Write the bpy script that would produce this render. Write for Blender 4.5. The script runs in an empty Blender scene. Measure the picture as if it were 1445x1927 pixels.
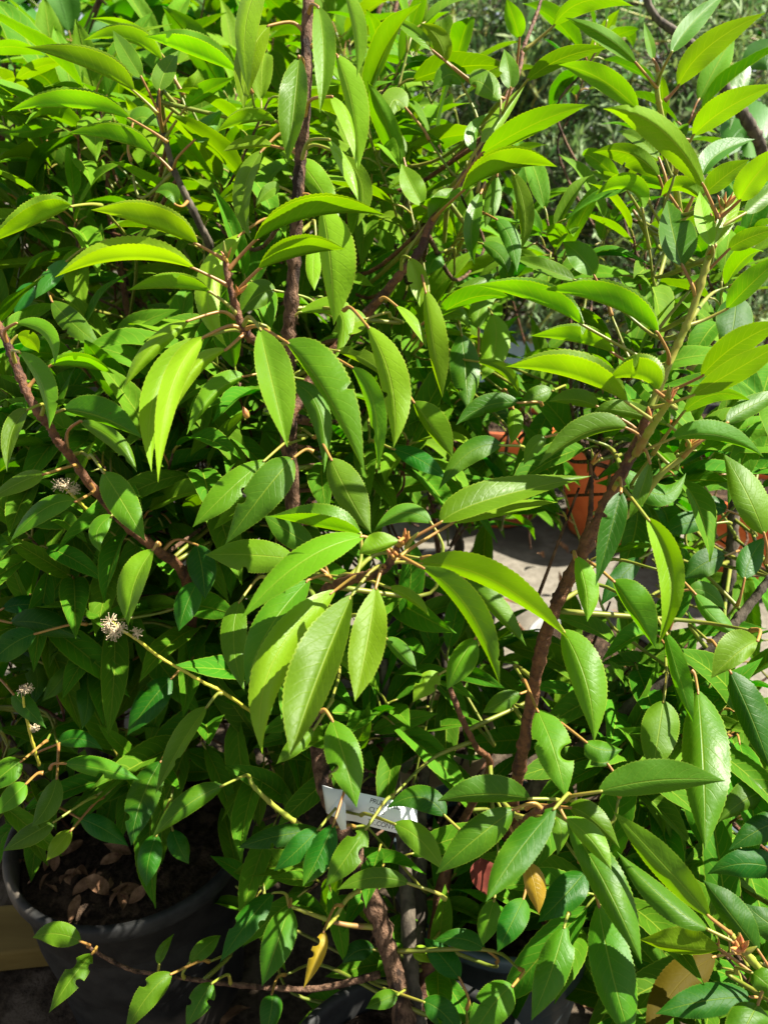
import bpy, math, random
import numpy as np
from mathutils import Vector

# ------------------------------------------------------------------ camera, sky, sun, exposure
SC = bpy.context.scene
COL = SC.collection
FPX, CX, CY = 1448.0, 722.5, 963.5
PITCH = math.radians(25)
CAM = np.array([0.0, 0.0, 0.80])
FWD = np.array([0, math.cos(PITCH), -math.sin(PITCH)])
UP = np.array([0, math.sin(PITCH), math.cos(PITCH)])
RT = np.array([1.0, 0, 0])
cd = bpy.data.cameras.new('camera')
cam = bpy.data.objects.new('camera', cd); COL.objects.link(cam)
cam.location = CAM; cam.rotation_euler = (math.pi / 2 - PITCH, 0, 0)
cd.sensor_fit = 'VERTICAL'; cd.sensor_height = 24.0
cd.lens = 24.0 * FPX / 1927.0
cd.clip_start = 0.02; cd.clip_end = 500
cd.dof.use_dof = True; cd.dof.focus_distance = 0.50; cd.dof.aperture_fstop = 7.0
SC.camera = cam

SUN_EL, SUN_AZ = math.radians(54), math.radians(82)      # azimuth clockwise from +Y (the view direction)
w = bpy.data.worlds.new('World'); SC.world = w; w.use_nodes = True
nt = w.node_tree; bg = nt.nodes['Background']
sky = nt.nodes.new('ShaderNodeTexSky'); sky.sky_type = 'NISHITA'; sky.sun_disc = False
sky.sun_elevation = SUN_EL; sky.sun_rotation = SUN_AZ
hs = nt.nodes.new('ShaderNodeHueSaturation'); hs.inputs['Saturation'].default_value = .4     # sky blue muted so shaded leaves reflect less of it
nt.links.new(sky.outputs[0], hs.inputs['Color']); nt.links.new(hs.outputs[0], bg.inputs[0]); bg.inputs[1].default_value = 0.05
sl = bpy.data.lights.new('sun', 'SUN'); sl.energy = 5.0; sl.angle = math.radians(0.5); sl.color = (1, .95, .84)
so = bpy.data.objects.new('sun', sl); COL.objects.link(so)
sdir = Vector((math.sin(SUN_AZ) * math.cos(SUN_EL), math.cos(SUN_AZ) * math.cos(SUN_EL), math.sin(SUN_EL)))
so.rotation_euler = sdir.to_track_quat('Z', 'Y').to_euler(); so.location = (3, -1, 5)
SC.view_settings.view_transform = 'Standard'; SC.view_settings.look = 'None'
SC.view_settings.exposure = 1.72; SC.view_settings.gamma = 1
SC.cycles.max_bounces = 8; SC.cycles.transmission_bounces = 3; SC.cycles.diffuse_bounces = 1
SC.cycles.use_denoising = True

rng = np.random.default_rng(7)
random.seed(7)


def P(px, py, z):
    """world point seen at photo pixel (px, py), z metres along the view axis"""
    return CAM + z * (FWD + (px - CX) / FPX * RT - (py - CY) / FPX * UP)


def proj(p):
    d = np.asarray(p) - CAM
    z = d @ FWD
    return CX + FPX * (d @ RT) / z, CY - FPX * (d @ UP) / z, z


# ------------------------------------------------------------------ materials
def newmat(name):
    m = bpy.data.materials.new(name); m.use_nodes = True
    t = m.node_tree
    for n in list(t.nodes): t.nodes.remove(n)
    return m, t


def N(t, kind, **kw):
    n = t.nodes.new(kind)
    for k, v in kw.items(): setattr(n, k, v)
    return n


def math_n(t, op, a, b=None, clamp=False):
    n = N(t, 'ShaderNodeMath', operation=op, use_clamp=clamp)
    for i, x in enumerate((a, b)):
        if x is None: continue
        if isinstance(x, (int, float)): n.inputs[i].default_value = x
        else: t.links.new(x, n.inputs[i])
    return n.outputs[0]


def mixc(t, fac, a, b):
    n = N(t, 'ShaderNodeMix', data_type='RGBA')
    for sock, x in ((n.inputs[0], fac), (n.inputs[6], a), (n.inputs[7], b)):
        if isinstance(x, (int, float)): sock.default_value = x
        elif isinstance(x, tuple): sock.default_value = x + (1,)
        else: t.links.new(x, sock)
    return n.outputs[2]


def smooth(t, x, lo, hi):
    n = N(t, 'ShaderNodeMapRange', interpolation_type='SMOOTHSTEP')
    t.links.new(x, n.inputs[0]); n.inputs[1].default_value = lo; n.inputs[2].default_value = hi
    return n.outputs[0]


def leaf_material(name, top, young, under, under_young, vein, rough=.36, trans=.42, spec=.5, glauc=None):
    m, t = newmat(name)
    at = N(t, 'ShaderNodeAttribute', attribute_name='lf')      # r random, g yellowness and painted light level, b bluish
    sep = N(t, 'ShaderNodeSeparateColor'); t.links.new(at.outputs['Color'], sep.inputs[0])
    rnd, yel_lit = sep.outputs[0], sep.outputs[1]
    uv = N(t, 'ShaderNodeUVMap'); uv.uv_map = 'UVMap'
    su = N(t, 'ShaderNodeSeparateXYZ'); t.links.new(uv.outputs[0], su.inputs[0])
    U, V = su.outputs[0], su.outputs[1]                         # along, across (0..1, midrib .5)
    av = math_n(t, 'MULTIPLY', math_n(t, 'ABSOLUTE', math_n(t, 'SUBTRACT', V, .5)), 2.0)
    geo = N(t, 'ShaderNodeNewGeometry')
    tc = N(t, 'ShaderNodeTexCoord')
    nz = N(t, 'ShaderNodeTexNoise'); nz.inputs['Scale'].default_value = 38; nz.inputs['Detail'].default_value = 3
    t.links.new(tc.outputs['Object'], nz.inputs['Vector'])
    nzf = N(t, 'ShaderNodeTexNoise'); nzf.inputs['Scale'].default_value = 420; nzf.inputs['Detail'].default_value = 2
    t.links.new(tc.outputs['Object'], nzf.inputs['Vector'])
    # lateral veins, angled forward, slightly wandering
    ph = math_n(t, 'ADD', math_n(t, 'MULTIPLY', U, 11.0), math_n(t, 'MULTIPLY', math_n(t, 'POWER', av, 1.3), -2.0))
    ph = math_n(t, 'ADD', ph, math_n(t, 'MULTIPLY', nz.outputs['Fac'], 1.1))
    ph = math_n(t, 'ADD', ph, math_n(t, 'MULTIPLY', math_n(t, 'GREATER_THAN', V, .5), .5))
    fr = math_n(t, 'ABSOLUTE', math_n(t, 'SUBTRACT', math_n(t, 'FRACT', ph), .5))
    lat = math_n(t, 'SUBTRACT', 1.0, smooth(t, fr, .0, .085))
    lat = math_n(t, 'MULTIPLY', lat, math_n(t, 'SUBTRACT', 1.0, smooth(t, av, .55, .95)))
    mid = math_n(t, 'SUBTRACT', 1.0, smooth(t, av, .015, .055))
    edge = smooth(t, av, .93, .985)  # pale margin, strengthened to paint the backlit rim glow
    # colours
    ctop = mixc(t, yel_lit, top, young)  # dark to light leaf colour, carries painted light besides leaf age
    cund = mixc(t, yel_lit, under, under_young)
    hsv = N(t, 'ShaderNodeHueSaturation')
    hsv2 = N(t, 'ShaderNodeHueSaturation')
    for h, c in ((hsv, ctop), (hsv2, cund)):
        t.links.new(c, h.inputs['Color'])
        vv = math_n(t, 'ADD', .60, math_n(t, 'MULTIPLY', rnd, .50))
        vv = math_n(t, 'ADD', vv, math_n(t, 'MULTIPLY', nz.outputs['Fac'], .34))
        t.links.new(vv, h.inputs['Value'])
        hh = math_n(t, 'ADD', .484, math_n(t, 'MULTIPLY', math_n(t, 'FRACT', math_n(t, 'MULTIPLY', rnd, 7.3)), .030))
        t.links.new(hh, h.inputs['Hue'])
    n5 = N(t, 'ShaderNodeTexNoise', noise_dimensions='4D'); n5.inputs['Scale'].default_value = 17; n5.inputs['Detail'].default_value = 4
    t.links.new(tc.outputs['Object'], n5.inputs['Vector']); t.links.new(math_n(t, 'MULTIPLY', rnd, 40.0), n5.inputs['W'])
    blot = math_n(t, 'MULTIPLY', smooth(t, n5.outputs['Fac'], .50, .72), .34)
    vcol = mixc(t, .5, vein, ctop)
    c0 = mixc(t, blot, hsv.outputs[0], young)
    c1 = mixc(t, math_n(t, 'MULTIPLY', lat, .22), c0, vcol)
    c1 = mixc(t, math_n(t, 'MULTIPLY', mid, math_n(t, 'ADD', .26, math_n(t, 'MULTIPLY', yel_lit, .5))), c1, vein)
    c1 = mixc(t, math_n(t, 'MULTIPLY', edge, math_n(t, 'ADD', .14, math_n(t, 'MULTIPLY', yel_lit, .8), True)), c1, vein)
    # a few pale scuffs and brown specks
    sp = N(t, 'ShaderNodeTexVoronoi'); sp.inputs['Scale'].default_value = 95
    t.links.new(tc.outputs['Object'], sp.inputs['Vector'])
    spk = math_n(t, 'SUBTRACT', 1.0, smooth(t, sp.outputs['Distance'], .05, .10))
    spk = math_n(t, 'MULTIPLY', spk, smooth(t, nz.outputs['Fac'], .58, .66))
    c1 = mixc(t, math_n(t, 'MULTIPLY', spk, .5), c1, (.10, .055, .015))
    c2 = mixc(t, math_n(t, 'MULTIPLY', lat, .35), hsv2.outputs[0], vein)
    c2 = mixc(t, math_n(t, 'MULTIPLY', mid, .7), c2, vein)
    c2 = mixc(t, math_n(t, 'MULTIPLY', edge, .6), c2, vein)
    col = mixc(t, geo.outputs['Backfacing'], c1, c2)
    # bump
    hgt = math_n(t, 'ADD', math_n(t, 'MULTIPLY', lat, -.22), math_n(t, 'MULTIPLY', mid, -1.0))
    hgt = math_n(t, 'ADD', hgt, math_n(t, 'MULTIPLY', nzf.outputs['Fac'], .55))
    hgt = math_n(t, 'ADD', hgt, math_n(t, 'MULTIPLY', nz.outputs['Fac'], 1.4))
    bp = N(t, 'ShaderNodeBump'); bp.inputs['Strength'].default_value = .35; bp.inputs['Distance'].default_value = .0011
    t.links.new(hgt, bp.inputs['Height'])
    pb = N(t, 'ShaderNodeBsdfPrincipled')
    t.links.new(col, pb.inputs['Base Color']); t.links.new(bp.outputs[0], pb.inputs['Normal'])
    rr = math_n(t, 'ADD', math_n(t, 'MULTIPLY', math_n(t, 'FRACT', math_n(t, 'MULTIPLY', rnd, 13.1)), .16), math_n(t, 'ADD', rough - .12, math_n(t, 'MULTIPLY', nz.outputs['Fac'], .16)))
    rr = math_n(t, 'ADD', rr, math_n(t, 'MULTIPLY', geo.outputs['Backfacing'], .22))
    t.links.new(rr, pb.inputs['Roughness'])
    t.links.new(math_n(t, 'SUBTRACT', spec, math_n(t, 'MULTIPLY', geo.outputs['Backfacing'], spec * .55)), pb.inputs['Specular IOR Level'])
    tr = N(t, 'ShaderNodeBsdfTranslucent')
    h3 = N(t, 'ShaderNodeHueSaturation'); h3.inputs['Saturation'].default_value = 1.12; h3.inputs['Value'].default_value = 1.45
    h3.inputs['Hue'].default_value = .497
    t.links.new(mixc(t, .35, col, c1), h3.inputs['Color']); t.links.new(h3.outputs[0], tr.inputs['Color'])
    mx = N(t, 'ShaderNodeMixShader'); mx.inputs[0].default_value = trans
    t.links.new(pb.outputs[0], mx.inputs[1]); t.links.new(tr.outputs[0], mx.inputs[2])
    out = N(t, 'ShaderNodeOutputMaterial'); t.links.new(mx.outputs[0], out.inputs[0])
    return m


def simple_mat(name, c1, c2, scale=30, rough=.6, bump=.3, bdist=.002, spec=.4, c3=None, s3=9, detail=5, stretch=None):
    m, t = newmat(name)
    tc = N(t, 'ShaderNodeTexCoord'); vec = tc.outputs['Object']
    if stretch:
        mp = N(t, 'ShaderNodeMapping'); mp.inputs['Scale'].default_value = stretch
        t.links.new(vec, mp.inputs[0]); vec = mp.outputs[0]
    nz = N(t, 'ShaderNodeTexNoise'); nz.inputs['Scale'].default_value = scale; nz.inputs['Detail'].default_value = detail
    nz.inputs['Roughness'].default_value = .65
    t.links.new(vec, nz.inputs['Vector'])
    c = mixc(t, smooth(t, nz.outputs['Fac'], .32, .68), c1, c2)
    if c3:
        n3 = N(t, 'ShaderNodeTexNoise'); n3.inputs['Scale'].default_value = s3; n3.inputs['Detail'].default_value = 4
        t.links.new(vec, n3.inputs['Vector'])
        c = mixc(t, smooth(t, n3.outputs['Fac'], .52, .64), c, c3)
    bp = N(t, 'ShaderNodeBump'); bp.inputs['Strength'].default_value = bump; bp.inputs['Distance'].default_value = bdist
    t.links.new(nz.outputs['Fac'], bp.inputs['Height'])
    pb = N(t, 'ShaderNodeBsdfPrincipled'); pb.inputs['Roughness'].default_value = rough
    pb.inputs['Specular IOR Level'].default_value = spec
    t.links.new(c, pb.inputs['Base Color']); t.links.new(bp.outputs[0], pb.inputs['Normal'])
    out = N(t, 'ShaderNodeOutputMaterial'); t.links.new(pb.outputs[0], out.inputs[0])
    return m


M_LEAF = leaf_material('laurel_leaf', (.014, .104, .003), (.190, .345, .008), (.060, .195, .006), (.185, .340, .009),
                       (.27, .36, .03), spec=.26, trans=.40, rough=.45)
M_YEL = leaf_material('dying_leaf', (.36, .21, .006), (.40, .27, .008), (.36, .24, .02), (.40, .28, .02), (.5, .36, .06), rough=.45)
M_BROWN = leaf_material('brown_leaf', (.085, .066, .003), (.11, .085, .004), (.09, .07, .004), (.11, .085, .005), (.15, .12, .02), rough=.6, spec=.12)
M_BIG = leaf_material('broad_leaf', (.030, .150, .010), (.10, .24, .012), (.05, .17, .02), (.10, .22, .02), (.10, .26, .04))
M_OLIVE = leaf_material('grey_green_leaf', (.075, .18, .06), (.22, .24, .08), (.22, .33, .16), (.30, .33, .16),
                        (.2, .26, .1), rough=.5, trans=.3)
M_PET = simple_mat('petiole_skin', (.32, .20, .035), (.28, .12, .04), 60, .45, .1, spec=.4)
M_PETG = simple_mat('green_petiole_skin', (.17, .24, .025), (.26, .20, .03), 60, .45, .1, spec=.4)
M_BARK = simple_mat('laurel_bark', (.055, .028, .015), (.21, .120, .072), 210, .8, 1.0, .006, .2, (.028, .017, .012), 85, stretch=(1, 1, .45))
M_BARKG = simple_mat('grey_bark', (.055, .045, .032), (.13, .105, .075), 150, .8, .8, .002, .2, (.05, .04, .03), 70, stretch=(1, 1, .4))
M_SHOOT = simple_mat('green_shoot', (.12, .17, .015), (.21, .20, .03), 50, .45, .15, .001, .4)
M_YSHOOT = simple_mat('yellow_green_shoot', (.20, .27, .025), (.30, .27, .04), 70, .5, .2, .001, .35, (.24, .13, .04), 25)
M_RED = simple_mat('red_bark', (.075, .030, .014), (.180, .078, .032), 170, .6, .9, .004, .3, (.045, .018, .012), 70)
M_BUD = simple_mat('bud_scale', (.45, .10, .05), (.50, .33, .06), 160, .45, .2, .001)
M_FLOWER = simple_mat('dried_flower', (.50, .38, .22), (.62, .50, .33), 200, .8, .2)
M_STALK = simple_mat('flower_stalk', (.34, .36, .03), (.50, .42, .05), 90, .5, .3)
M_BLACK = simple_mat('black_plastic', (.012, .012, .012), (.027, .027, .025), 40, .62, .25, .001, .22, (.095, .08, .062), 8)
M_GREY = simple_mat('dusty_grey_plastic', (.22, .22, .21), (.33, .32, .30), 22, .6, .2, .001, .3, (.10, .10, .09), 12)
M_TERRA = simple_mat('terracotta_plastic', (.58, .12, .025), (.66, .16, .04), 20, .6, .12, .001, .3, (.38, .10, .04), 8)
M_BLUE = simple_mat('blue_grey_plastic', (.05, .075, .085), (.075, .10, .11), 20, .4, .1, .001, .45, (.10, .11, .10), 8)
M_BEIGE = simple_mat('beige_plastic', (.24, .21, .10), (.30, .26, .13), 16, .5, .1, .001, .3, (.17, .15, .09), 9)
M_SOIL = simple_mat('potting_soil', (.018, .012, .008), (.060, .040, .026), 190, .95, 1.0, .006, .1, (.10, .065, .04), 60)
M_DEAD = simple_mat('dead_leaf', (.13, .065, .03), (.30, .17, .09), 110, .8, .6, .002, .2, (.12, .06, .03), 40)
M_REDLEAF = simple_mat('red_dead_leaf', (.055, .010, .006), (.11, .022, .012), 70, .75, .4, .001, .15)
M_TAG = simple_mat('white_tag_plastic', (.74, .78, .80), (.80, .83, .83), 30, .45, .05, .0005, .4)
M_INK = simple_mat('black_print', (.02, .022, .03), (.03, .032, .04), 30, .6, 0)
M_GROUND = simple_mat('dusty_ground', (.125, .11, .085), (.19, .17, .135), 45, .9, .8, .004, .15, (.075, .066, .05), 3.5, 8)
M_DIRT = simple_mat('dark_dirt', (.030, .022, .015), (.075, .055, .036), 120, .95, 1.0, .006, .1, (.11, .085, .06), 22)
M_STONE = simple_mat('pale_stone', (.42, .30, .22), (.55, .43, .33), 60, .85, .6, .002, .2)
M_WOOD = simple_mat('yellow_plank', (.13, .085, .02), (.19, .13, .035), 25, .8, .5, .002, .2, stretch=(.15, 1, 1))
M_TRAY = simple_mat('pale_blue_plastic', (.30, .50, .60), (.38, .58, .66), 20, .4, .05)


# ------------------------------------------------------------------ object helpers
def tag(o, label=None, cat=None, group=None, kind=None):
    if label: o['label'] = label
    if cat: o['category'] = cat
    if group: o['group'] = group
    if kind: o['kind'] = kind
    return o


def empty(name, loc, parent=None):
    o = bpy.data.objects.new(name, None); COL.objects.link(o); o.location = [float(x) for x in loc]
    o.empty_display_size = .05
    return o


class MB:
    """collects vertices / faces, optional uv + colour per vertex and material index per face"""
    def __init__(s): s.v, s.f, s.uv, s.c, s.mi, s.n = [], [], [], [], [], 0
    def add(s, v, f, uv=None, c=None, mi=0):
        v = np.asarray(v, float)
        s.v.append(v); k = len(v)
        s.f += [tuple(int(i) + s.n for i in q) for q in f]
        s.uv.append(np.zeros((k, 2)) if uv is None else np.asarray(uv))
        s.c.append(np.tile((.5, 0, 0), (k, 1)) if c is None else (np.tile(c, (k, 1)) if np.ndim(c) == 1 else c))
        s.mi += [mi] * len(f); s.n += k
    def build(s, name, mats, parent=None, origin=None, smooth_=True):
        V = np.concatenate(s.v)
        if origin is None: origin = np.zeros(3)
        me = bpy.data.meshes.new(name)
        me.from_pydata((V - origin).tolist(), [], s.f)
        if not isinstance(mats, (list, tuple)): mats = [mats]
        for m in mats: me.materials.append(m)
        if len(mats) > 1: me.polygons.foreach_set('material_index', s.mi)
        if smooth_: me.polygons.foreach_set('use_smooth', [True] * len(me.polygons))
        UVs, Cs = np.concatenate(s.uv), np.concatenate(s.c)
        li = np.zeros(len(me.loops), dtype=np.int32); me.loops.foreach_get('vertex_index', li)
        ul = me.uv_layers.new(name='UVMap'); ul.data.foreach_set('uv', UVs[li].astype(np.float32).ravel())
        ca = me.color_attributes.new('lf', 'FLOAT_COLOR', 'POINT')
        ca.data.foreach_set('color', np.concatenate([Cs, np.ones((len(Cs), 1))], 1).astype(np.float32).ravel())
        me.update()
        o = bpy.data.objects.new(name, me); COL.objects.link(o)
        if parent is not None:
            o.parent = parent
            pl = np.array(WLOC.get(parent.name, (0, 0, 0)))
            o.location = [float(x) for x in (origin - pl)]
        else: o.location = [float(x) for x in origin]
        WLOC[o.name] = tuple(origin)
        return o


WLOC = {}


def catmull(pts, n):
    pts = np.asarray(pts, float)
    if len(pts) == 2: return pts[0] + np.linspace(0, 1, n)[:, None] * (pts[1] - pts[0])
    Q = np.vstack([2 * pts[0] - pts[1], pts, 2 * pts[-1] - pts[-2]])
    out = []
    u = np.linspace(0, len(pts) - 1, n)
    for x in u:
        i = min(int(x), len(pts) - 2); t = x - i
        a, b, c, d = Q[i:i + 4]
        out.append(.5 * (2 * b + (c - a) * t + (2 * a - 5 * b + 4 * c - d) * t * t + (3 * b - a - 3 * c + d) * t ** 3))
    return np.array(out)


def tube(mb, pts, rad, n=7, seg=None, mi=0, rough=0.0, nodes=0.0):
    pts = np.asarray(pts, float)
    seg = seg or max(4, int(len(pts) * 4))
    rad = np.asarray(rad, float) if np.ndim(rad) else np.full(len(pts), float(rad))
    A = catmull(np.column_stack([pts, np.resize(rad, len(pts)) if len(rad) == len(pts) else np.interp(np.linspace(0, 1, len(pts)), np.linspace(0, 1, len(rad)), rad)]), seg)
    C, R = A[:, :3], np.abs(A[:, 3])
    T = np.gradient(C, axis=0); T /= np.linalg.norm(T, axis=1)[:, None] + 1e-9
    ref = np.array([.3, .9, .2]); vs = []
    for i in range(seg):
        a = np.cross(T[i], ref); a /= np.linalg.norm(a) + 1e-9; b = np.cross(T[i], a)
        th = np.arange(n) * 2 * math.pi / n
        r = R[i] * (1 + rough * rng.normal(size=n) + nodes * (rng.random() < .12) * .5)
        vs.append(C[i] + (np.cos(th) * r)[:, None] * a + (np.sin(th) * r)[:, None] * b)
    vs.append(C[0][None]); vs.append(C[-1][None])
    f = [(i * n + j, i * n + (j + 1) % n, (i + 1) * n + (j + 1) % n, (i + 1) * n + j) for i in range(seg - 1) for j in range(n)]
    k = seg * n
    f += [(k, (j + 1) % n, j) for j in range(n)] + [(k + 1, (seg - 1) * n + j, (seg - 1) * n + (j + 1) % n) for j in range(n)]
    mb.add(np.vstack(vs), f, mi=mi)
    return C


# ------------------------------------------------------------------ leaf blades
_pt = np.array([0, .03, .10, .20, .33, .45, .58, .72, .84, .92, .97, 1])
_pw = np.array([.02, .22, .53, .81, .97, 1, .94, .73, .43, .20, .07, .01])
def profile(t): return np.interp(t, np.linspace(0, 1, 201), PROF)
_g = np.linspace(0, 1, 201)
PROF = np.interp(_g, _pt, _pw)
for _ in range(6): PROF[1:-1] = .25 * PROF[:-2] + .5 * PROF[1:-1] + .25 * PROF[2:]


def grid_faces(nt_, nc, flip=False):
    f = []
    for i in range(nt_ - 1):
        for j in range(nc - 1):
            q = (i * nc + j, i * nc + j + 1, (i + 1) * nc + j + 1, (i + 1) * nc + j)
            f.append(q[::-1] if flip else q)
    return f


def traced_blade(b, m, tp, wl, wr, code, z, dz, bites=(), nt_=88, ns=4, seed=0):
    """blade whose midrib passes b, m, tp (photo pixels at depth z .. z+dz); wl / wr are the half widths that show"""
    r = np.random.default_rng(seed)
    b, m, tp = (np.asarray(q, float) for q in (b, m, tp))
    t = np.linspace(0, 1, nt_)
    ctl = 2 * m - .5 * (b + tp)
    px = ((1 - t) ** 2)[:, None] * b + (2 * t * (1 - t))[:, None] * ctl + (t ** 2)[:, None] * tp
    if not bites and r.random() < .22: bites = ((r.uniform(.3, .8), r.choice([-1, 1]), r.uniform(.015, .05), r.uniform(.2, .55)),)
    d = (2 * (1 - t))[:, None] * (ctl - b) + (2 * t)[:, None] * (tp - ctl)
    L = np.linalg.norm(np.diff(px, axis=0), axis=1).sum()
    d /= np.linalg.norm(d, axis=1)[:, None] + 1e-9
    nrm = np.column_stack([d[:, 1], -d[:, 0]])                  # image-left of travel
    zz = z + dz * t - r.uniform(.03, .16) * L / FPX * z * 4 * t * (1 - t)       # bulges a little towards the viewer
    h = max(abs(wl), abs(wr), .135 * L) * 1.03
    W = profile(t ** r.uniform(.9, 1.12))
    per = 3
    k = np.arange(nt_)
    saw = (k % per) / (per - 1.0)
    off = r.uniform(0, 6.28, 4)
    # blades lean so that the upper face looks to the sky
    tilt = r.uniform(.35, .75) if code[2] == 't' else (0.0 if code[:2] == '-+' else r.uniform(-1.25, -.85))
    rip = .16 * h * np.sin(t * r.uniform(5, 10) + off[0]) + .06 * h * np.sin(t * r.uniform(12, 19) + off[1])
    ripr = .16 * h * np.sin(t * r.uniform(5, 10) + off[2]) + .06 * h * np.sin(t * r.uniform(12, 19) + off[3])
    cols = []
    S = np.linspace(1, 0, ns + 1)[:-1]
    sides = []
    for side, wv, cs, rp in ((1, wl, code[0], rip), (-1, wr, code[1], ripr)):
        dep = 0 if cs == '0' else math.sqrt(max(h * h - wv * wv, 0)) * (1 if cs == '+' else -1)
        Ws = W * (1 + .04 * (saw - .4)) + .008 * (saw - .3) * (W > .08)
        for (bt, bs, br, bd) in bites:
            if bs == side:
                Ws = np.where(np.abs(t - bt) < br, np.minimum(Ws, W * (1 - bd * np.sqrt(np.clip(1 - ((t - bt) / br) ** 2, 0, 1)))), Ws)
        one = []
        for s in S:
            camber = .10 * h * math.sin(s * math.pi * .8) * W
            e = Ws if s == 1 else np.minimum(W, Ws)
            offp = nrm * (side * wv * s * e)[:, None]
            dd = dep * s * (.55 + .45 * s) * e + rp * s * s * W + (camber if code[2] == 't' else -camber)
            q = px + offp
            zq = zz - dd * zz / FPX - tilt * (q[:, 1] - b[1]) / FPX * zz
            pts = CAM + zq[:, None] * (FWD + ((q[:, 0] - CX) / FPX)[:, None] * RT - ((q[:, 1] - CY) / FPX)[:, None] * UP)
            one.append(pts)
        sides.append(one)
    zz = zz - tilt * (px[:, 1] - b[1]) / FPX * zz
    mid = CAM + zz[:, None] * (FWD + ((px[:, 0] - CX) / FPX)[:, None] * RT - ((px[:, 1] - CY) / FPX)[:, None] * UP)
    cols = sides[0] + [mid] + sides[1][::-1]
    nc = len(cols)
    V = np.stack(cols, 1).reshape(-1, 3)
    vv = np.concatenate([(1 - S) * .5, [.5], .5 + .5 * S[::-1]])
    UVs = np.stack([np.repeat(t, nc), np.tile(vv, nt_)], 1)
    flip = code[2] == 't'
    return V, grid_faces(nt_, nc, not flip), UVs, mid


def blade_template(nt_, ns, serr):
    t = np.linspace(0, 1, nt_)
    W = profile(t)
    k = np.arange(nt_)
    We = W * (1 + serr * ((k % 2) - .4))
    S = np.linspace(-1, 1, 2 * ns + 1)
    T, SS = np.meshgrid(t, S, indexing='ij')
    WW = np.where(np.abs(SS) > .99, We[:, None], W[:, None])
    return T.ravel(), SS.ravel(), WW.ravel(), grid_faces(nt_, 2 * ns + 1, False)


TPL = {'hi': blade_template(35, 2, .035), 'mid': blade_template(17, 2, .03), 'lo': blade_template(8, 1, 0), 'min': blade_template(5, 1, 0)}


def free_blade(kind, base, d, n, L, ratio, curl, fold, twist=0.0):
    T, S, W, F = TPL[kind]
    d = d / np.linalg.norm(d); n = n - d * (n @ d); n /= np.linalg.norm(n) + 1e-9
    s = np.cross(n, d)
    k = curl if abs(curl) > .05 else .05
    x = np.sin(k * T) / k; zc = -(1 - np.cos(k * T)) / k
    tx, tz = np.cos(k * T), -np.sin(k * T)
    hw = ratio * W * .5
    a = np.abs(S)
    y = S * hw * math.cos(fold)
    up = a * hw * math.sin(fold) + .10 * ratio * np.sin(a * 2.5) * W + .05 * ratio * a * a * np.sin(T * 11 + curl * 9)
    ang = twist * T
    y2 = y * np.cos(ang) - up * np.sin(ang); u2 = y * np.sin(ang) + up * np.cos(ang)
    X = x - u2 * tz * 1.0 * 0 + (-tz) * 0 * u2
    P_ = base + L * ((x + u2 * (-tz))[:, None] * d + y2[:, None] * s + (zc + u2 * tx)[:, None] * n)
    UVs = np.stack([T, (S + 1) / 2], 1)
    return P_, F, UVs


# ------------------------------------------------------------------ plants
class Plant:
    def __init__(s, base, label, cat='shrub', group='potted laurels in the nursery', name='laurel_shrub', leafmat=None):
        s.base = np.array(base, float); s.label = label; s.cat = cat; s.group = group; s.name = name
        s.root = empty(name, base); tag(s.root, label, cat, group); WLOC[s.root.name] = tuple(base)
        s.stem = MB(); s.has = False; s.spine = []; s.leaves = []; s.mats = [M_BARK, M_YSHOOT, M_RED, M_BARKG, M_SHOOT]
        s.leafmat = leafmat or M_LEAF
    def branch(s, pts, rad, mi=0, n=10, px=True, rough=.09):
        p = np.array([P(*q) for q in pts]) if px else np.array(pts, float)
        if px: rad = np.array(rad) if np.ndim(rad) else rad
        C = tube(s.stem, p, rad, n=n, seg=len(p) * 9, mi=mi, rough=.03 if mi == 1 else rough, nodes=.5); s.has = True
        s.spine.append(C)
        return C
    def attach(s, node):
        A = np.vstack(s.spine)
        d = np.linalg.norm(A - node, axis=1) + np.where(A[:, 2] > node[2] - .01, .25, 0)
        return A[d.argmin()]


PL = {}
def plant(key, *a, **k): PL[key] = Plant(*a, **k); return PL[key]


POT_H = .205
plant('A', (-.235, .53, POT_H - .02), 'bushy dark laurel in the black pot at the bottom left, bearing dried cream flower spikes')
plant('B', (.02, .30, POT_H - .02), 'tall laurel with a bare brown central stem and large drooping leaves')
plant('C', (.11, .50, POT_H - .02), 'laurel with a leaning red brown stem and upright yellow green shoots on the right')
plant('D', (.42, .62, POT_H - .02), 'dark stemmed laurel at the right edge in front of the terracotta pots')
plant('G', (.40, .32, POT_H - .02), 'laurel reaching in from the bottom right corner with glossy leaves and a red bud tip')
plant('E', (-.30, .98, .0), 'laurel with a thin grey stem and long arching leaves at the upper left')
plant('F', (-.62, .95, .0), 'sunlit laurel with an orange brown stem behind the left edge branch')
plant('K', (.08, 1.03, POT_H - .02), 'laurel in the middle distance standing on pale ground in front of the orange pots')
plant('J', (.62, 1.05, .0), 'light green laurel shoots at the top right in front of the grey green shrub')

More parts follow.
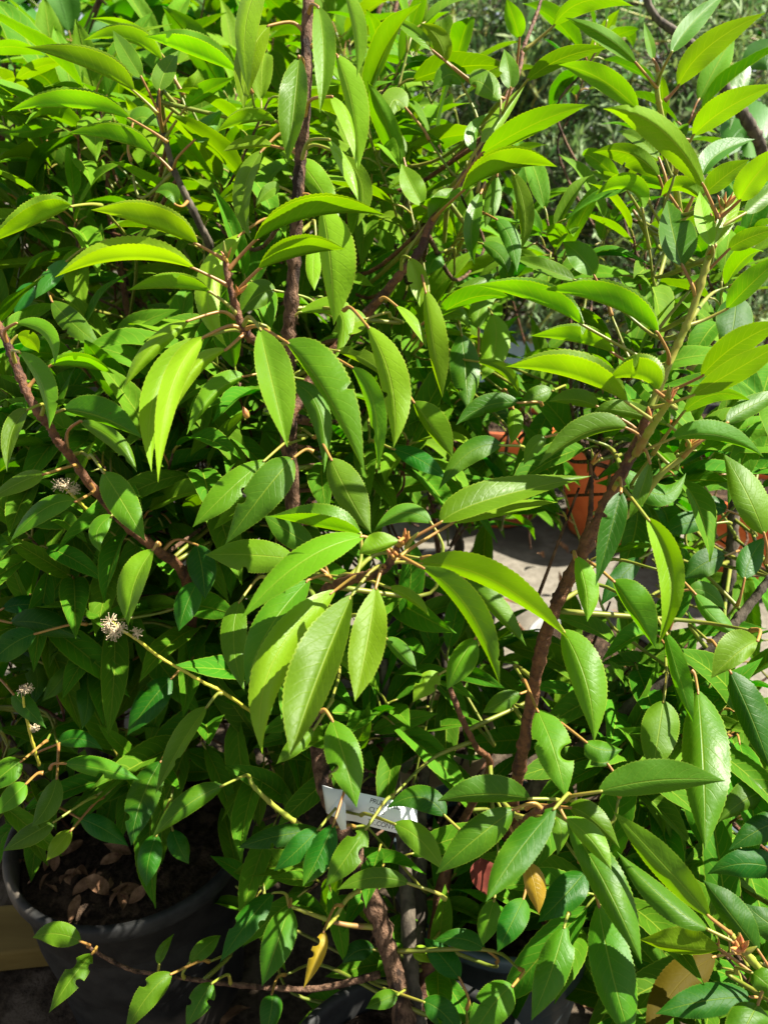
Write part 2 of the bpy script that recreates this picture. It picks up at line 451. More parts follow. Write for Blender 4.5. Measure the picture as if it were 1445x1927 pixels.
# stems traced from the photograph: (x, y, depth) and radius in metres
pB, pA, pC, pD, pG, pE, pF, pK, pJ = (PL[k] for k in 'BACDGEFKJ')
pB.branch([(584, -40, .50), (577, 60, .50), (577, 150, .50), (568, 270, .50), (562, 350, .50), (556, 450, .51), (549, 560, .52), (543, 650, .53),
           (540, 760, .55), (552, 950, .59), (570, 1150, .61), (588, 1330, .60), (612, 1480, .585), (655, 1580, .575), (690, 1660, .575), (722, 1760, .575), (750, 1860, .575), (775, 1990, .58)],
          [.0036, .0037, .0038, .0040, .0041, .0042, .0044, .0046, .005, .0058, .0060, .0062, .0064, .0066, .0068, .007, .0073, .008], mi=0)
pB.branch([(424, 486, .455), (431, 530, .455), (443, 575, .46), (464, 628, .465), (500, 655, .49), (543, 700, .545)], [.0016, .0019, .0022, .0026, .003, .0036], mi=2)
pB.branch([(748, 1028, .425), (728, 1066, .43), (692, 1083, .44), (640, 1098, .47), (600, 1130, .52), (575, 1220, .60)], [.002, .0024, .0028, .0032, .0038, .0045], mi=2)
pB.branch([(1030, -40, .66), (1008, 30, .65), (985, 90, .64), (977, 132, .63), (950, 190, .61), (925, 250, .59), (880, 320, .57), (855, 360, .56), (810, 420, .55), (790, 470, .55), (740, 532, .55), (695, 585, .56), (640, 645, .57), (590, 705, .57), (545, 790, .56)],
          [.0012, .0014, .0016, .0018, .002, .0022, .0024, .0025, .0027, .0028, .003, .0033, .0036, .0038, .004], mi=2)
pB.branch([(720, 1240, .66), (728, 1340, .66), (742, 1460, .65), (760, 1600, .63), (772, 1800, .60), (785, 1990, .59)], [.0045, .005, .0055, .0055, .006, .006], mi=3)
pB.branch([(830, 1160, .70), (838, 1300, .70), (815, 1390, .69), (797, 1470, .68), (790, 1650, .64), (790, 1990, .59)], [.003, .0042, .005, .005, .0055, .006], mi=3)
pB.branch([(845, 1290, .56), (868, 1350, .56), (895, 1405, .57), (920, 1450, .6), (850, 1600, .63), (790, 1900, .6)], [.0018, .002, .0023, .0026, .004, .006], mi=2)
pB.branch([(160, 1776, .56), (195, 1800, .56), (250, 1826, .565), (290, 1832, .565), (400, 1848, .57), (500, 1858, .575), (600, 1860, .58), (715, 1834, .575)], [.0012, .0013, .0014, .0015, .0017, .0019, .0022, .003], mi=0)
pB.branch([(470, 1462, .56), (478, 1480, .56), (520, 1520, .565), (575, 1560, .575), (640, 1600, .58)], [.0013, .0015, .0018, .002, .003], mi=1)
pB.branch([(545, 1705, .56), (600, 1725, .565), (650, 1740, .57), (715, 1745, .575)], [.0012, .0015, .0018, .0025], mi=1)
pB.branch([(610, 1750, .55), (630, 1728, .555), (655, 1690, .56), (690, 1668, .575)], [.0012, .0014, .0016, .002], mi=1)
pC.branch([(1224, 768, .455), (1206, 815, .46), (1178, 875, .465), (1150, 930, .47), (1110, 1010, .475), (1070, 1090, .48), (1043, 1145, .485), (1018, 1225, .50), (1000, 1320, .52), (980, 1430, .55), (962, 1530, .60), (950, 1650, .70)],
          [.0022, .0026, .0034, .0040, .0042, .0042, .0041, .0040, .0041, .0044, .0050, .007], mi=2)
pC.branch([(1362, 385, .46), (1342, 448, .46), (1322, 520, .465), (1296, 600, .47), (1265, 668, .475), (1235, 740, .475), (1190, 850, .475)], [.0014, .0018, .0021, .0022, .0023, .0025, .0028], mi=1)
pC.branch([(1262, 752, .42), (1245, 775, .43), (1225, 805, .44), (1195, 855, .46)], [.0014, .0018, .0022, .0026], mi=1)
pC.branch([(1330, 800, .48), (1290, 855, .48), (1245, 890, .48), (1190, 960, .49), (1120, 1010, .48)], [.0012, .0016, .002, .0022, .003], mi=1)
pC.branch([(1450, 1085, .60), (1400, 1150, .60), (1330, 1225, .60), (1220, 1305, .61), (1110, 1400, .63), (985, 1500, .66)], [.003, .0036, .0045, .0055, .006, .007], mi=3)
pC.branch([(1065, 1505, .435), (1030, 1520, .45), (1000, 1532, .47), (958, 1570, .62)], [.0014, .0018, .0022, .003], mi=2)
pC.branch([(1110, 870, .60), (1112, 920, .60), (1108, 980, .60), (1085, 1060, .58), (1060, 1120, .52)], [.0013, .0018, .002, .0022, .003], mi=2)
pD.branch([(1376, 850, .74), (1379, 960, .74), (1372, 1080, .745), (1356, 1200, .76), (1345, 1330, .78), (1335, 1470, .82)], [.004, .0052, .006, .0065, .007, .008], mi=3)
pG.branch([(1372, 1755, .415), (1392, 1780, .415), (1425, 1820, .42), (1475, 1880, .43), (1560, 2050, .52)], [.0013, .0017, .002, .0024, .004], mi=1)
pG.branch([(1560, 2040, .52), (1620, 1900, .50), (1600, 1500, .50), (1540, 1250, .52)], [.006, .006, .005, .003], mi=0)
pA.branch([(-30, 560, .50), (-6, 605, .50), (12, 640, .50), (30, 685, .50), (50, 735, .50), (75, 780, .50), (95, 803, .505), (108, 828, .51), (135, 862, .52), (168, 908, .53), (230, 980, .56), (290, 1030, .58), (345, 1080, .61), (360, 1180, .66), (330, 1330, .72), (270, 1480, .755)],
          [.0022, .0024, .0026, .0027, .0027, .0027, .0026, .0026, .0028, .003, .0034, .0038, .0042, .005, .006, .007], mi=2)
pA.branch([(-20, 1330, .66), (20, 1400, .68), (70, 1460, .71), (150, 1530, .76)], [.004, .0045, .005, .006], mi=3)
pA.branch([(60, 1050, .70), (100, 1200, .72), (170, 1400, .75), (215, 1530, .77)], [.003, .0045, .006, .008], mi=3)
pA.branch([(225, 620, .78), (230, 800, .78), (220, 1050, .78), (220, 1300, .78), (220, 1530, .77)], [.002, .003, .005, .007, .009], mi=0)
pE.branch([(302, 160, .62), (298, 212, .62), (314, 270, .62), (326, 315, .62), (347, 362, .62), (375, 420, .63), (397, 470, .65), (425, 600, .75), (450, 800, .95), (440, 1000, 1.15), (410, 1130, 1.25)],
          [.0015, .0018, .0022, .0025, .0028, .0031, .0034, .004, .005, .007, .009], mi=3)
pF.branch([(203, 230, .78), (205, 380, .78), (216, 450, .78), (236, 560, .79), (243, 650, .80), (200, 850, .95), (100, 1080, 1.15)], [.0018, .0026, .003, .0034, .0036, .005, .007], mi=2)
pF.branch([(-60, 200, .95), (-40, 500, 1.0), (0, 800, 1.05), (60, 1080, 1.15)], [.002, .003, .005, .007], mi=0)
pK.branch([(870, 700, 1.0), (862, 850, 1.02), (863, 960, 1.05), (862, 1060, 1.1), (850, 1180, 1.16)], [.003, .004, .0055, .006, .008], mi=3)
pK.branch([(960, 800, 1.0), (935, 940, 1.02), (905, 1015, 1.06), (862, 1090, 1.12), (850, 1180, 1.16)], [.002, .003, .0045, .005, .006], mi=3)
pK.branch([(790, 620, .9), (800, 800, .95), (820, 1000, 1.05), (848, 1180, 1.16)], [.002, .003, .004, .006], mi=0)
pJ.branch([(1238, 135, .56), (1236, 170, .56), (1243, 215, .57), (1262, 300, .60), (1270, 345, .62), (1300, 600, .85), (1310, 900, 1.15), (1300, 1100, 1.3)], [.0014, .0018, .002, .0024, .0026, .004, .006, .008], mi=1)
pJ.branch([(1190, 395, .62), (1215, 430, .62), (1250, 465, .64), (1290, 560, .8), (1305, 800, 1.1)], [.0012, .0015, .0018, .003, .005], mi=1)

# ---- leaves traced from the photograph
# plant, base, mid, tip, wl, wr, code(left edge, right edge, face), depth, depth change, yellowness with painted lit tone, node, extras
T = []
def lf(pl, b, m, t, wl, wr, code, z, dz=0., y=.3, node=None, bites=(), mat=None, rnd=None):
    T.append((pl, b, m, t, wl, wr, code, z, dz, y, node, bites, mat, rnd))

# whorl on the left of the tall stem
lf('B', (372, 460), (268, 422), (172, 395), -47, 41, '-+u', .45, .0, .85, (420, 492))
lf('B', (367, 506), (235, 490), (104, 522), -46, 31, '-+u', .445, .0, .8, (428, 540))
lf('B', (397, 550), (318, 543), (240, 547), -31, 27, '-+u', .45, .0, .6, (445, 590))
lf('B', (478, 455), (592, 408), (725, 405), 38, -43, '+-u', .45, .0, .55, (429, 512))
lf('B', (487, 507), (571, 481), (650, 469), 34, -41, '+-u', .45, .02, .5, (446, 560))
lf('B', (455, 440), (392, 545), (428, 654), 26, 26, '--t', .53, .0, .95)
lf('B', (519, 547), (485, 556), (448, 594), 24, 28, '--t', .54, .0, .25)
lf('B', (606, 390), (622, 497), (628, 612), 50, 18, '+-t', .49, .0, .8, (566, 370))
lf('B', (594, 440), (590, 500), (592, 547), 15, 15, '--t', .55, .0, 1.0)
lf('B', (489, 618), (511, 715), (541, 841), 44, 25, '++t', .43, -.01, .42, (466, 630))
lf('B', (538, 643), (612, 738), (686, 888), 55, 9, '0-t', .435, -.01, .45, (470, 634))
lf('B', (385, 634), (322, 732), (298, 908), 22, 22, '-+t', .44, -.02, .9, (462, 632))
lf('B', (427, 657), (360, 700), (316, 800), 15, 16, '--t', .45, -.01, .75, (466, 640))
lf('B', (385, 634), (296, 728), (286, 888), 26, 26, '-+t', .465, 0, .45, (462, 632))
lf('B', (357, 603), (285, 657), (232, 733), 16, 17, '--t', .47, 0, .7)
lf('B', (461, 708), (403, 742), (352, 818), 10, 26, '-0t', .55, 0, .45)
# leaves along the tall stem
lf('B', (508, 48), (470, 110), (459, 207), 24, 28, '+-t', .49, 0, .8, (571, 60))
lf('B', (500, -40), (463, 45), (470, 185), 26, 20, '+-t', .505, 0, .75)
lf('B', (598, 12), (609, 98), (602, 213), 24, 20, '++t', .475, 0, .6, (580, 2))
lf('B', (648, -20), (671, 62), (671, 146), 21, 7, '+-t', .47, 0, .6)
lf('B', (563, 106), (555, 195), (541, 307), 22, 32, '++t', .45, 0, .45, (574, 100))
lf('B', (633, 103), (664, 205), (674, 320), 32, 12, '+-t', .49, 0, .9)
lf('B', (622, 182), (655, 232), (672, 318), 10, 14, '-+t', .465, 0, .7, (572, 190))
lf('B', (617, 262), (652, 320), (674, 378), 12, 11, '-+t', .47, 0, .65, (570, 272))
lf('B', (642, 290), (682, 350), (672, 426), 18, 13, '+-t', .49, 0, .75)
lf('B', (494, 283), (459, 365), (473, 452), 14, 22, '+-t', .53, 0, .35)
lf('B', (528, 352), (506, 360), (481, 388), 13, 14, '++t', .5, 0, .4)
lf('B', (520, 228), (465, 232), (408, 248), -30, 27, '-+u', .5, 0, .5)
lf('B', (514, 275), (465, 277), (420, 285), 3, 22, '-+t', .5, 0, .6)
lf('B', (560, 300), (600, 350), (640, 420), 26, 20, '--t', .53, 0, .85)
lf('B', (545, 720), (600, 770), (610, 890), 20, 22, '--t', .53, 0, .1)
lf('B', (690, 612), (736, 720), (740, 843), 36, 20, '0-t', .46, 0, .95)
lf('B', (632, 660), (690, 678), (742, 726), 17, 10, '+-t', .47, 0, .6, (600, 690), bites=((.3, 1, .09, .5),))
lf('B', (660, 690), (703, 760), (711, 887), 22, 14, '+-t', .5, 0, .4)
lf('B', (560, 590), (640, 590), (628, 680), 24, 14, '--t', .52, 0, .6)
lf('B', (770, 485), (786, 530), (790, 578), 20, 17, '++t', .52, 0, .65, (765, 505))
lf('B', (800, 545), (817, 655), (832, 748), 28, 12, '+-t', .5, 0, .5)
lf('B', (745, 575), (780, 610), (802, 655), 10, 9, '-+t', .5, 0, .7, (715, 565))
lf('B', (690, 600), (660, 610), (625, 625), 20, 26, '+-t', .52, 0, .7)
# upper part of the back branch
lf('B', (869, 361), (957, 320), (1048, 314), 40, -45, '+-u', .51, .02, .35, (845, 372))
lf('B', (905, 290), (1008, 232), (1110, 197), 28, 18, '+-u', .53, .02, .3, (870, 335))
lf('B', (905, 270), (938, 225), (990, 155), 15, 12, '--t', .56, .02, .5, (880, 318))
lf('B', (893, 285), (890, 245), (920, 213), 14, 10, '+-t', .57, 0, .45)
lf('B', (960, 168), (957, 130), (948, 92), 18, 19, '++t', .57, 0, .35, (955, 182))
lf('B', (942, 192), (905, 155), (885, 160), 24, 26, '--t', .58, 0, .55)
lf('B', (838, 116), (822, 72), (790, 44), 22, 22, '-+u', .6, 0, .65, (845, 140))
lf('B', (815, 96), (778, 58), (728, 30), 13, 11, '++t', .6, 0, .5, (845, 140))
lf('B', (977, 72), (966, 36), (952, -4), 17, 20, '+-u', .6, 0, .35, (980, 112))
lf('B', (990, 153), (1062, 108), (1148, 90), 20, 15, '+-u', .55, .02, .35, (972, 150))
lf('B', (1040, 50), (1102, 2), (1192, 12), 15, 22, '+-u', .55, .02, .5, (985, 95))
lf('B', (795, 387), (772, 345), (755, 308), 20, 24, '++t', .56, 0, .45, (805, 420))
lf('B', (808, 415), (838, 380), (866, 357), 25, 12, '++t', .55, 0, .6)
lf('B', (760, 300), (740, 260), (700, 250), 14, 16, '--t', .62, 0, .4)
lf('B', (870, 160), (845, 140), (812, 175), 24, 24, '--t', .62, 0, .3)
lf('B', (765, 205), (740, 190), (730, 240), 22, 24, '--t', .63, 0, .5)
# central whorl
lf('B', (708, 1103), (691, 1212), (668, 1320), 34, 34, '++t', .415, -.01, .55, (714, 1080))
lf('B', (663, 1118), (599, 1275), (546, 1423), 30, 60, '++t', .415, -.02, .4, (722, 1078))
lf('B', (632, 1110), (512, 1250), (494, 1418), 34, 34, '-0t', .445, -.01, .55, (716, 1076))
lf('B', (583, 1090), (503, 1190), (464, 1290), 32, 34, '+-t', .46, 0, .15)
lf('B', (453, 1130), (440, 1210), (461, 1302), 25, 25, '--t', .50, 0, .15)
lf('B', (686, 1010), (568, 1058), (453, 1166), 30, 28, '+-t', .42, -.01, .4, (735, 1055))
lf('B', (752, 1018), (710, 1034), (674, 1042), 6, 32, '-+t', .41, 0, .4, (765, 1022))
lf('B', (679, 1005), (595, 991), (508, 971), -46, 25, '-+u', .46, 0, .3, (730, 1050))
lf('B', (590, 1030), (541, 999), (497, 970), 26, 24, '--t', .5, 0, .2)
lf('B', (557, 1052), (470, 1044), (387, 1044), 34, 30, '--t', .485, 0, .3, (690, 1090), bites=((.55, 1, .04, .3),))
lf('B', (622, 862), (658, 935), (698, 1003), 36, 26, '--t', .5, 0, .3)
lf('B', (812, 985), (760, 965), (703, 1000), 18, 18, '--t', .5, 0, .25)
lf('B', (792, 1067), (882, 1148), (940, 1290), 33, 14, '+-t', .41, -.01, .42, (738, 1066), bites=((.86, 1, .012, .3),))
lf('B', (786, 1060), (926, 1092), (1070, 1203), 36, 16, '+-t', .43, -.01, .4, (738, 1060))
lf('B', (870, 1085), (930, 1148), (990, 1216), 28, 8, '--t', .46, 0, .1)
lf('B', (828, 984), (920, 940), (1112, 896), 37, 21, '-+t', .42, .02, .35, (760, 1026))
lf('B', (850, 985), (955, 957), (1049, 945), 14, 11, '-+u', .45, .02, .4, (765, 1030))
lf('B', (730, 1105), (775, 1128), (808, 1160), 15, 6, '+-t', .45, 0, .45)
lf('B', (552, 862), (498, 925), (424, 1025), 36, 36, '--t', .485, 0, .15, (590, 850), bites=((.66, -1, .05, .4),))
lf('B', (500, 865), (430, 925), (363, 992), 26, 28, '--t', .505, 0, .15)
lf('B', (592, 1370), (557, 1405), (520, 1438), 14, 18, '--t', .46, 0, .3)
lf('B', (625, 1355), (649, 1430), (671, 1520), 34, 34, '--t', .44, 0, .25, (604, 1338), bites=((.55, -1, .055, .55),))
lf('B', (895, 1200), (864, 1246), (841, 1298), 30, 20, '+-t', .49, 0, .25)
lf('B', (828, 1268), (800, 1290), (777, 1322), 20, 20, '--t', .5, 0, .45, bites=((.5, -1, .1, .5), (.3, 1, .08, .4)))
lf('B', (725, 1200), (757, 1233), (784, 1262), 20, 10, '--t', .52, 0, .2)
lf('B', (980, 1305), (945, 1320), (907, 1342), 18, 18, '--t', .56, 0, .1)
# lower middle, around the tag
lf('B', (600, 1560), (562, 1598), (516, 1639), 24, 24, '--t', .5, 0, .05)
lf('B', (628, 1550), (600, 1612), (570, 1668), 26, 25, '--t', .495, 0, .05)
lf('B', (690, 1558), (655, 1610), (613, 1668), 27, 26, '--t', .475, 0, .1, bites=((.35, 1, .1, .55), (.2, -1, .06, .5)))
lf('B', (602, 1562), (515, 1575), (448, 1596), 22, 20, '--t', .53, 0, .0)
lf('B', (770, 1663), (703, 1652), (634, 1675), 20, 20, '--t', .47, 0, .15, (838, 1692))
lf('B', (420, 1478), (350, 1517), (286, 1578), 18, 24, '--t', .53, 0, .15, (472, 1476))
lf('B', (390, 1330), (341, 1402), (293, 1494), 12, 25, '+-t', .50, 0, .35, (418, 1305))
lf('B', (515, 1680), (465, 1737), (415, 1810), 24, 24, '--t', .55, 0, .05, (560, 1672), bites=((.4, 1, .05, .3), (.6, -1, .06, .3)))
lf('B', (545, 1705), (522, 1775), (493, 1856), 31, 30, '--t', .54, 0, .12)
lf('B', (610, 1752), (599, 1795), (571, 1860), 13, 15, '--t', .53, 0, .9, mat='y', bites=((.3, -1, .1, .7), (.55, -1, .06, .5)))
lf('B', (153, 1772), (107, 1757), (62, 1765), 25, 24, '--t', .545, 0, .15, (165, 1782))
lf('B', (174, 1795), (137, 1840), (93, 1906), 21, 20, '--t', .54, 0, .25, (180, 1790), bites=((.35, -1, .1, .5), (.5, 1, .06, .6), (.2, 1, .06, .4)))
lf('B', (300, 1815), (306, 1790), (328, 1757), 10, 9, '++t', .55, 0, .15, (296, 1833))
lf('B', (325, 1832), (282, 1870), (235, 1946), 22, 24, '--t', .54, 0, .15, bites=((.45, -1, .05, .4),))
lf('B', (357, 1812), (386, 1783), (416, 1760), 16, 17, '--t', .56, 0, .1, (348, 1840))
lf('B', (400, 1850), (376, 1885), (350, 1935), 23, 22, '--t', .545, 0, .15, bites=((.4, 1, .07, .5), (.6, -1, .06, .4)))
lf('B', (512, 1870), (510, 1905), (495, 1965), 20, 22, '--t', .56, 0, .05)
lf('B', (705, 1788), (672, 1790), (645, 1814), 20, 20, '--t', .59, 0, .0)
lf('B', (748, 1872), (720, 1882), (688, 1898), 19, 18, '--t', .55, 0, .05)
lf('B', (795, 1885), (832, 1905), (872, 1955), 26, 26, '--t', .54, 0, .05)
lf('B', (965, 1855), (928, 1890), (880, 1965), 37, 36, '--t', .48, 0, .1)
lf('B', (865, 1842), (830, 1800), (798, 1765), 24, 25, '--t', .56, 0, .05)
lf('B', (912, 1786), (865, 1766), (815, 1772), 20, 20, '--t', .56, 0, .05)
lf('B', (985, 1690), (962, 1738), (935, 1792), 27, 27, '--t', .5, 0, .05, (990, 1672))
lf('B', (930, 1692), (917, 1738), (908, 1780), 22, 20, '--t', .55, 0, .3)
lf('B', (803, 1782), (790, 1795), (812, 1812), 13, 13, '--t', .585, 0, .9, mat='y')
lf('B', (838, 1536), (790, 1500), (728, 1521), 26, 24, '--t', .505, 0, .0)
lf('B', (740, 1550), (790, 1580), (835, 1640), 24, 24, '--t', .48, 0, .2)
# branch at the left edge and the left plant
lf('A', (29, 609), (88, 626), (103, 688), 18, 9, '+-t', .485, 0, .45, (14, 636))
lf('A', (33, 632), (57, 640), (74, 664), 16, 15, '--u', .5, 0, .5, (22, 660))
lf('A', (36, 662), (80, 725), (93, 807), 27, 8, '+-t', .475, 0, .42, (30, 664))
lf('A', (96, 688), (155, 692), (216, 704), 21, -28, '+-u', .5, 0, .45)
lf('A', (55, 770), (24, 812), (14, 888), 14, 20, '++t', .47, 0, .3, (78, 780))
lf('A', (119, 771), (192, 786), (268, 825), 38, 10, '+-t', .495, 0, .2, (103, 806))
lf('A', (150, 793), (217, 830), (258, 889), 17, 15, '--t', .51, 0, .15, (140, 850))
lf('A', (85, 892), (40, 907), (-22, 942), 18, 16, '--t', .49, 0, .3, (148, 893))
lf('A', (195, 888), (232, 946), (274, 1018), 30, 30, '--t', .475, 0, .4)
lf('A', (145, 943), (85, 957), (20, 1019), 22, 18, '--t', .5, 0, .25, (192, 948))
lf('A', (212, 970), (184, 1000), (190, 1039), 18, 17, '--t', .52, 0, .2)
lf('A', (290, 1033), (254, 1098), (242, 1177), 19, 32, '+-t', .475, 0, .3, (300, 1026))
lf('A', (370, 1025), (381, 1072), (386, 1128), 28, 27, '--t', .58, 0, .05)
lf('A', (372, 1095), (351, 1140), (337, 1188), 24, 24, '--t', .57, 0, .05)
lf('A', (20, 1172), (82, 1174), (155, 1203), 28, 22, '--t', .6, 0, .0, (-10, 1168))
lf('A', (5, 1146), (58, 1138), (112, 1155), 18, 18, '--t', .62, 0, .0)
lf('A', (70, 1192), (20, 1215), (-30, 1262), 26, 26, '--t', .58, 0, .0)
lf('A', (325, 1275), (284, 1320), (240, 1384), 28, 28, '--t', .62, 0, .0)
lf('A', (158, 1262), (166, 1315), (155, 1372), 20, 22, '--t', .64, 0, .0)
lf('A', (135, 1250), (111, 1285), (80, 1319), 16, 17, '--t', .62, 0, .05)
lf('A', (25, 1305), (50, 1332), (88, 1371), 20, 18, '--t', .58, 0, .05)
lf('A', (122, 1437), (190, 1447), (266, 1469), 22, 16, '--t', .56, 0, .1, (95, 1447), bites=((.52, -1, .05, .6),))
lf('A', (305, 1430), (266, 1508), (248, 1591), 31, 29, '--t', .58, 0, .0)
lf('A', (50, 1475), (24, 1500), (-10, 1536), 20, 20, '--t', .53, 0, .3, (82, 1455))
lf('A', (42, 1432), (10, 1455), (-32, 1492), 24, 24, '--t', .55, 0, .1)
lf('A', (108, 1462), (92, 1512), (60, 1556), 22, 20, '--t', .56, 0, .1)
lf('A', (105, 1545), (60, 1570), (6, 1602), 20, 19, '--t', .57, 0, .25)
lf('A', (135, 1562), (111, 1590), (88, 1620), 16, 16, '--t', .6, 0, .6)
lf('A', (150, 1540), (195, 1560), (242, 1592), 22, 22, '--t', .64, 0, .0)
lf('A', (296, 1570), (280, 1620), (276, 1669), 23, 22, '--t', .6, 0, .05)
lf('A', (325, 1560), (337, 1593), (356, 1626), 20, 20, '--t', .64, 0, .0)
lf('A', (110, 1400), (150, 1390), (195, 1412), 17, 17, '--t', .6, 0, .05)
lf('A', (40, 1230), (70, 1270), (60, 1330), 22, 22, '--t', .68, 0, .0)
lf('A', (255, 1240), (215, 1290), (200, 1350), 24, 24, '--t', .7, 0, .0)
# upper left
lf('E', (253, 172), (162, 128), (47, 88), -42, 38, '-+u', .55, .02, 0.40, (297, 214))
lf('E', (248, 225), (133, 203), (14, 210), -39, 35, '-+u', .55, .02, 0.50, (316, 268))
lf('E', (292, 290), (210, 264), (126, 251), -35, 32, '-+u', .56, .02, 0.40, (323, 322))
lf('E', (268, 148), (240, 103), (213, 57), 17, 18, '++t', .58, .02, 0.45, (296, 200))
lf('E', (305, 115), (238, 78), (158, 76), -34, 30, '-+u', .64, .02, 0.50)
lf('E', (305, 102), (245, 52), (170, 35), 13, 11, '++t', .65, .02, 0.50)
lf('E', (447, 136), (355, 102), (273, 68), -46, 34, '-+u', .6, .02, 0.40)
lf('E', (300, 172), (311, 136), (337, 95), 22, 20, '++t', .58, .02, 0.30, (297, 205))
lf('E', (350, 202), (386, 175), (442, 146), 22, 12, '+-u', .6, .02, 0.45, (314, 240))
lf('E', (365, 265), (390, 240), (420, 205), 20, 17, '--t', .6, .02, 0.15, (328, 300))
lf('E', (340, 190), (365, 160), (372, 130), 18, 22, '+-u', .66, .02, 0.60)
lf('E', (250, 235), (270, 220), (300, 240), 20, 22, '--t', .64, 0, .3)
lf('E', (330, 385), (320, 360), (292, 362), 14, 16, '++t', .6, 0, .1, (352, 372))
lf('F', (-22, 98), (25, 88), (87, 105), 14, 16, '+-u', .72, 0, .35)
lf('F', (30, 152), (75, 126), (131, 116), 16, 13, '+-u', .74, 0, .4)
lf('F', (175, 172), (142, 146), (107, 127), 12, 12, '++t', .75, 0, .5)
lf('F', (-6, 178), (26, 162), (58, 168), 16, 16, '+-u', .76, 0, .4)
lf('F', (137, 388), (69, 422), (-32, 462), -48, 36, '-+u', .5, 0, .45)
lf('F', (128, 490), (95, 525), (67, 562), 16, 18, '--t', .64, 0, .0, mat='b')
lf('F', (65, 533), (45, 560), (28, 590), 18, 18, '--t', .66, 0, .0, mat='b')
lf('F', (98, 566), (140, 610), (192, 652), 22, 22, '--t', .62, 0, .1)
lf('F', (110, 230), (70, 245), (0, 250), 14, 16, '-+u', .78, 0, .3)
lf('F', (190, 310), (160, 275), (130, 270), 16, 18, '--t', .78, 0, .55)
# right plant, upper shoots
lf('C', (1238, 628), (1138, 574), (1018, 545), -49, 44, '-+u', .44, .01, .35, (1268, 660))
lf('C', (1098, 613), (1008, 570), (893, 536), -45, 38, '-+u', .47, .01, .3, (1120, 640))
lf('C', (1082, 528), (1025, 506), (961, 483), 9, 20, '++t', .54, .01, .35)
lf('C', (1118, 520), (1094, 484), (1058, 455), 25, 26, '++t', .56, 0, .2)
lf('C', (1283, 500), (1266, 440), (1255, 376), 28, 44, '++t', .47, .03, .1, (1298, 566))
lf('C', (1325, 354), (1238, 240), (1134, 205), 34, 24, '+-u', .45, .02, .85, (1352, 408))
lf('C', (1340, 465), (1324, 412), (1316, 360), 18, 19, '++t', .445, .01, .85, (1343, 480))
lf('C', (1345, 464), (1370, 402), (1392, 350), 16, 17, '++t', .45, .01, .9, (1343, 480))
lf('C', (1390, 378), (1422, 330), (1478, 268), 29, 24, '+-u', .45, .01, .8, (1362, 405))
lf('C', (1400, 402), (1432, 372), (1482, 330), 15, 18, '+-t', .46, .01, .3, (1350, 450))
lf('C', (1370, 470), (1410, 447), (1472, 428), 18, 18, '+-u', .5, .01, .3)
lf('C', (1325, 365), (1366, 330), (1410, 300), 24, 17, '+-u', .52, .01, .2)
lf('C', (1366, 582), (1412, 535), (1475, 478), 27, 16, '+-u', .47, .01, .3, (1303, 622))
lf('C', (1385, 555), (1380, 607), (1368, 664), 35, 35, '--t', .56, 0, .05)
lf('C', (1303, 256), (1370, 202), (1465, 158), 30, 19, '+-u', .5, .01, .4)
lf('C', (1152, 664), (1085, 645), (997, 632), -37, 32, '-+u', .48, .01, .3)
lf('C', (1180, 758), (1075, 712), (952, 690), -54, 43, '-+u', .43, .01, .65, (1222, 795))
lf('C', (1235, 736), (1200, 713), (1142, 714), -50, 42, '-+u', .415, .01, .8, (1253, 755))
lf('C', (1125, 766), (1080, 752), (1031, 756), 11, 22, '-+t', .5, 0, .25)
lf('C', (1260, 802), (1172, 772), (1115, 778), 12, 20, '-+t', .46, 0, .35)
lf('C', (1180, 806), (1100, 816), (1012, 877), 8, 33, '-+t', .45, 0, .3, (1205, 836))
lf('C', (1028, 822), (1005, 840), (985, 875), 14, 15, '--t', .5, 0, .3)
lf('C', (1318, 709), (1390, 645), (1478, 605), 27, 25, '+-u', .455, .01, .5, (1270, 748))
lf('C', (1300, 745), (1390, 692), (1482, 640), 23, 25, '+-u', .44, .01, .45, (1256, 770))
lf('C', (1262, 826), (1352, 820), (1436, 860), 28, 10, '+-t', .45, 0, .25)
lf('C', (1285, 776), (1345, 742), (1414, 755), 14, 15, '+-u', .48, .01, .3)
lf('C', (1365, 797), (1412, 765), (1482, 735), 21, 17, '--t', .47, .01, .25)
lf('C', (1437, 1006), (1405, 930), (1360, 853), 31, 34, '--t', .475, 0, .2, (1440, 1060))
lf('C', (1168, 925), (1148, 1002), (1120, 1102), 24, 23, '++t', .43, 0, .05, (1150, 935))
lf('C', (1083, 1046), (1102, 1107), (1104, 1170), 25, 17, '--t', .46, 0, .6, (1076, 1060))
lf('C', (1222, 870), (1205, 925), (1183, 976), 16, 15, '++t', .45, 0, .3, (1215, 850))
lf('C', (1152, 1092), (1194, 1155), (1233, 1221), 44, 9, '+-t', .455, 0, .3, (1130, 1085))
lf('C', (1216, 974), (1262, 1085), (1238, 1213), 27, 24, '++t', .42, 0, .45, (1198, 948))
lf('C', (1058, 1185), (1103, 1285), (1117, 1396), 40, 28, '--t', .445, 0, .35, (1020, 1250))
lf('C', (1252, 1190), (1278, 1275), (1304, 1361), 22, 14, '+-t', .45, 0, .2)
lf('C', (1312, 1298), (1323, 1440), (1326, 1600), 52, 40, '--t', .50, 0, .15, (1300, 1262))
lf('C', (1248, 1318), (1238, 1385), (1226, 1462), 38, 35, '--t', .53, 0, .2)
lf('C', (1425, 1205), (1386, 1230), (1337, 1277), 20, 42, '0+t', .43, 0, .4)
lf('C', (1372, 1262), (1413, 1350), (1452, 1455), 36, 25, '--t', .5, 0, .05)
lf('C', (1010, 1335), (1043, 1415), (1064, 1502), 36, 34, '--t', .465, 0, .3, bites=((.55, 1, .09, .75), (.33, -1, .04, .3)))
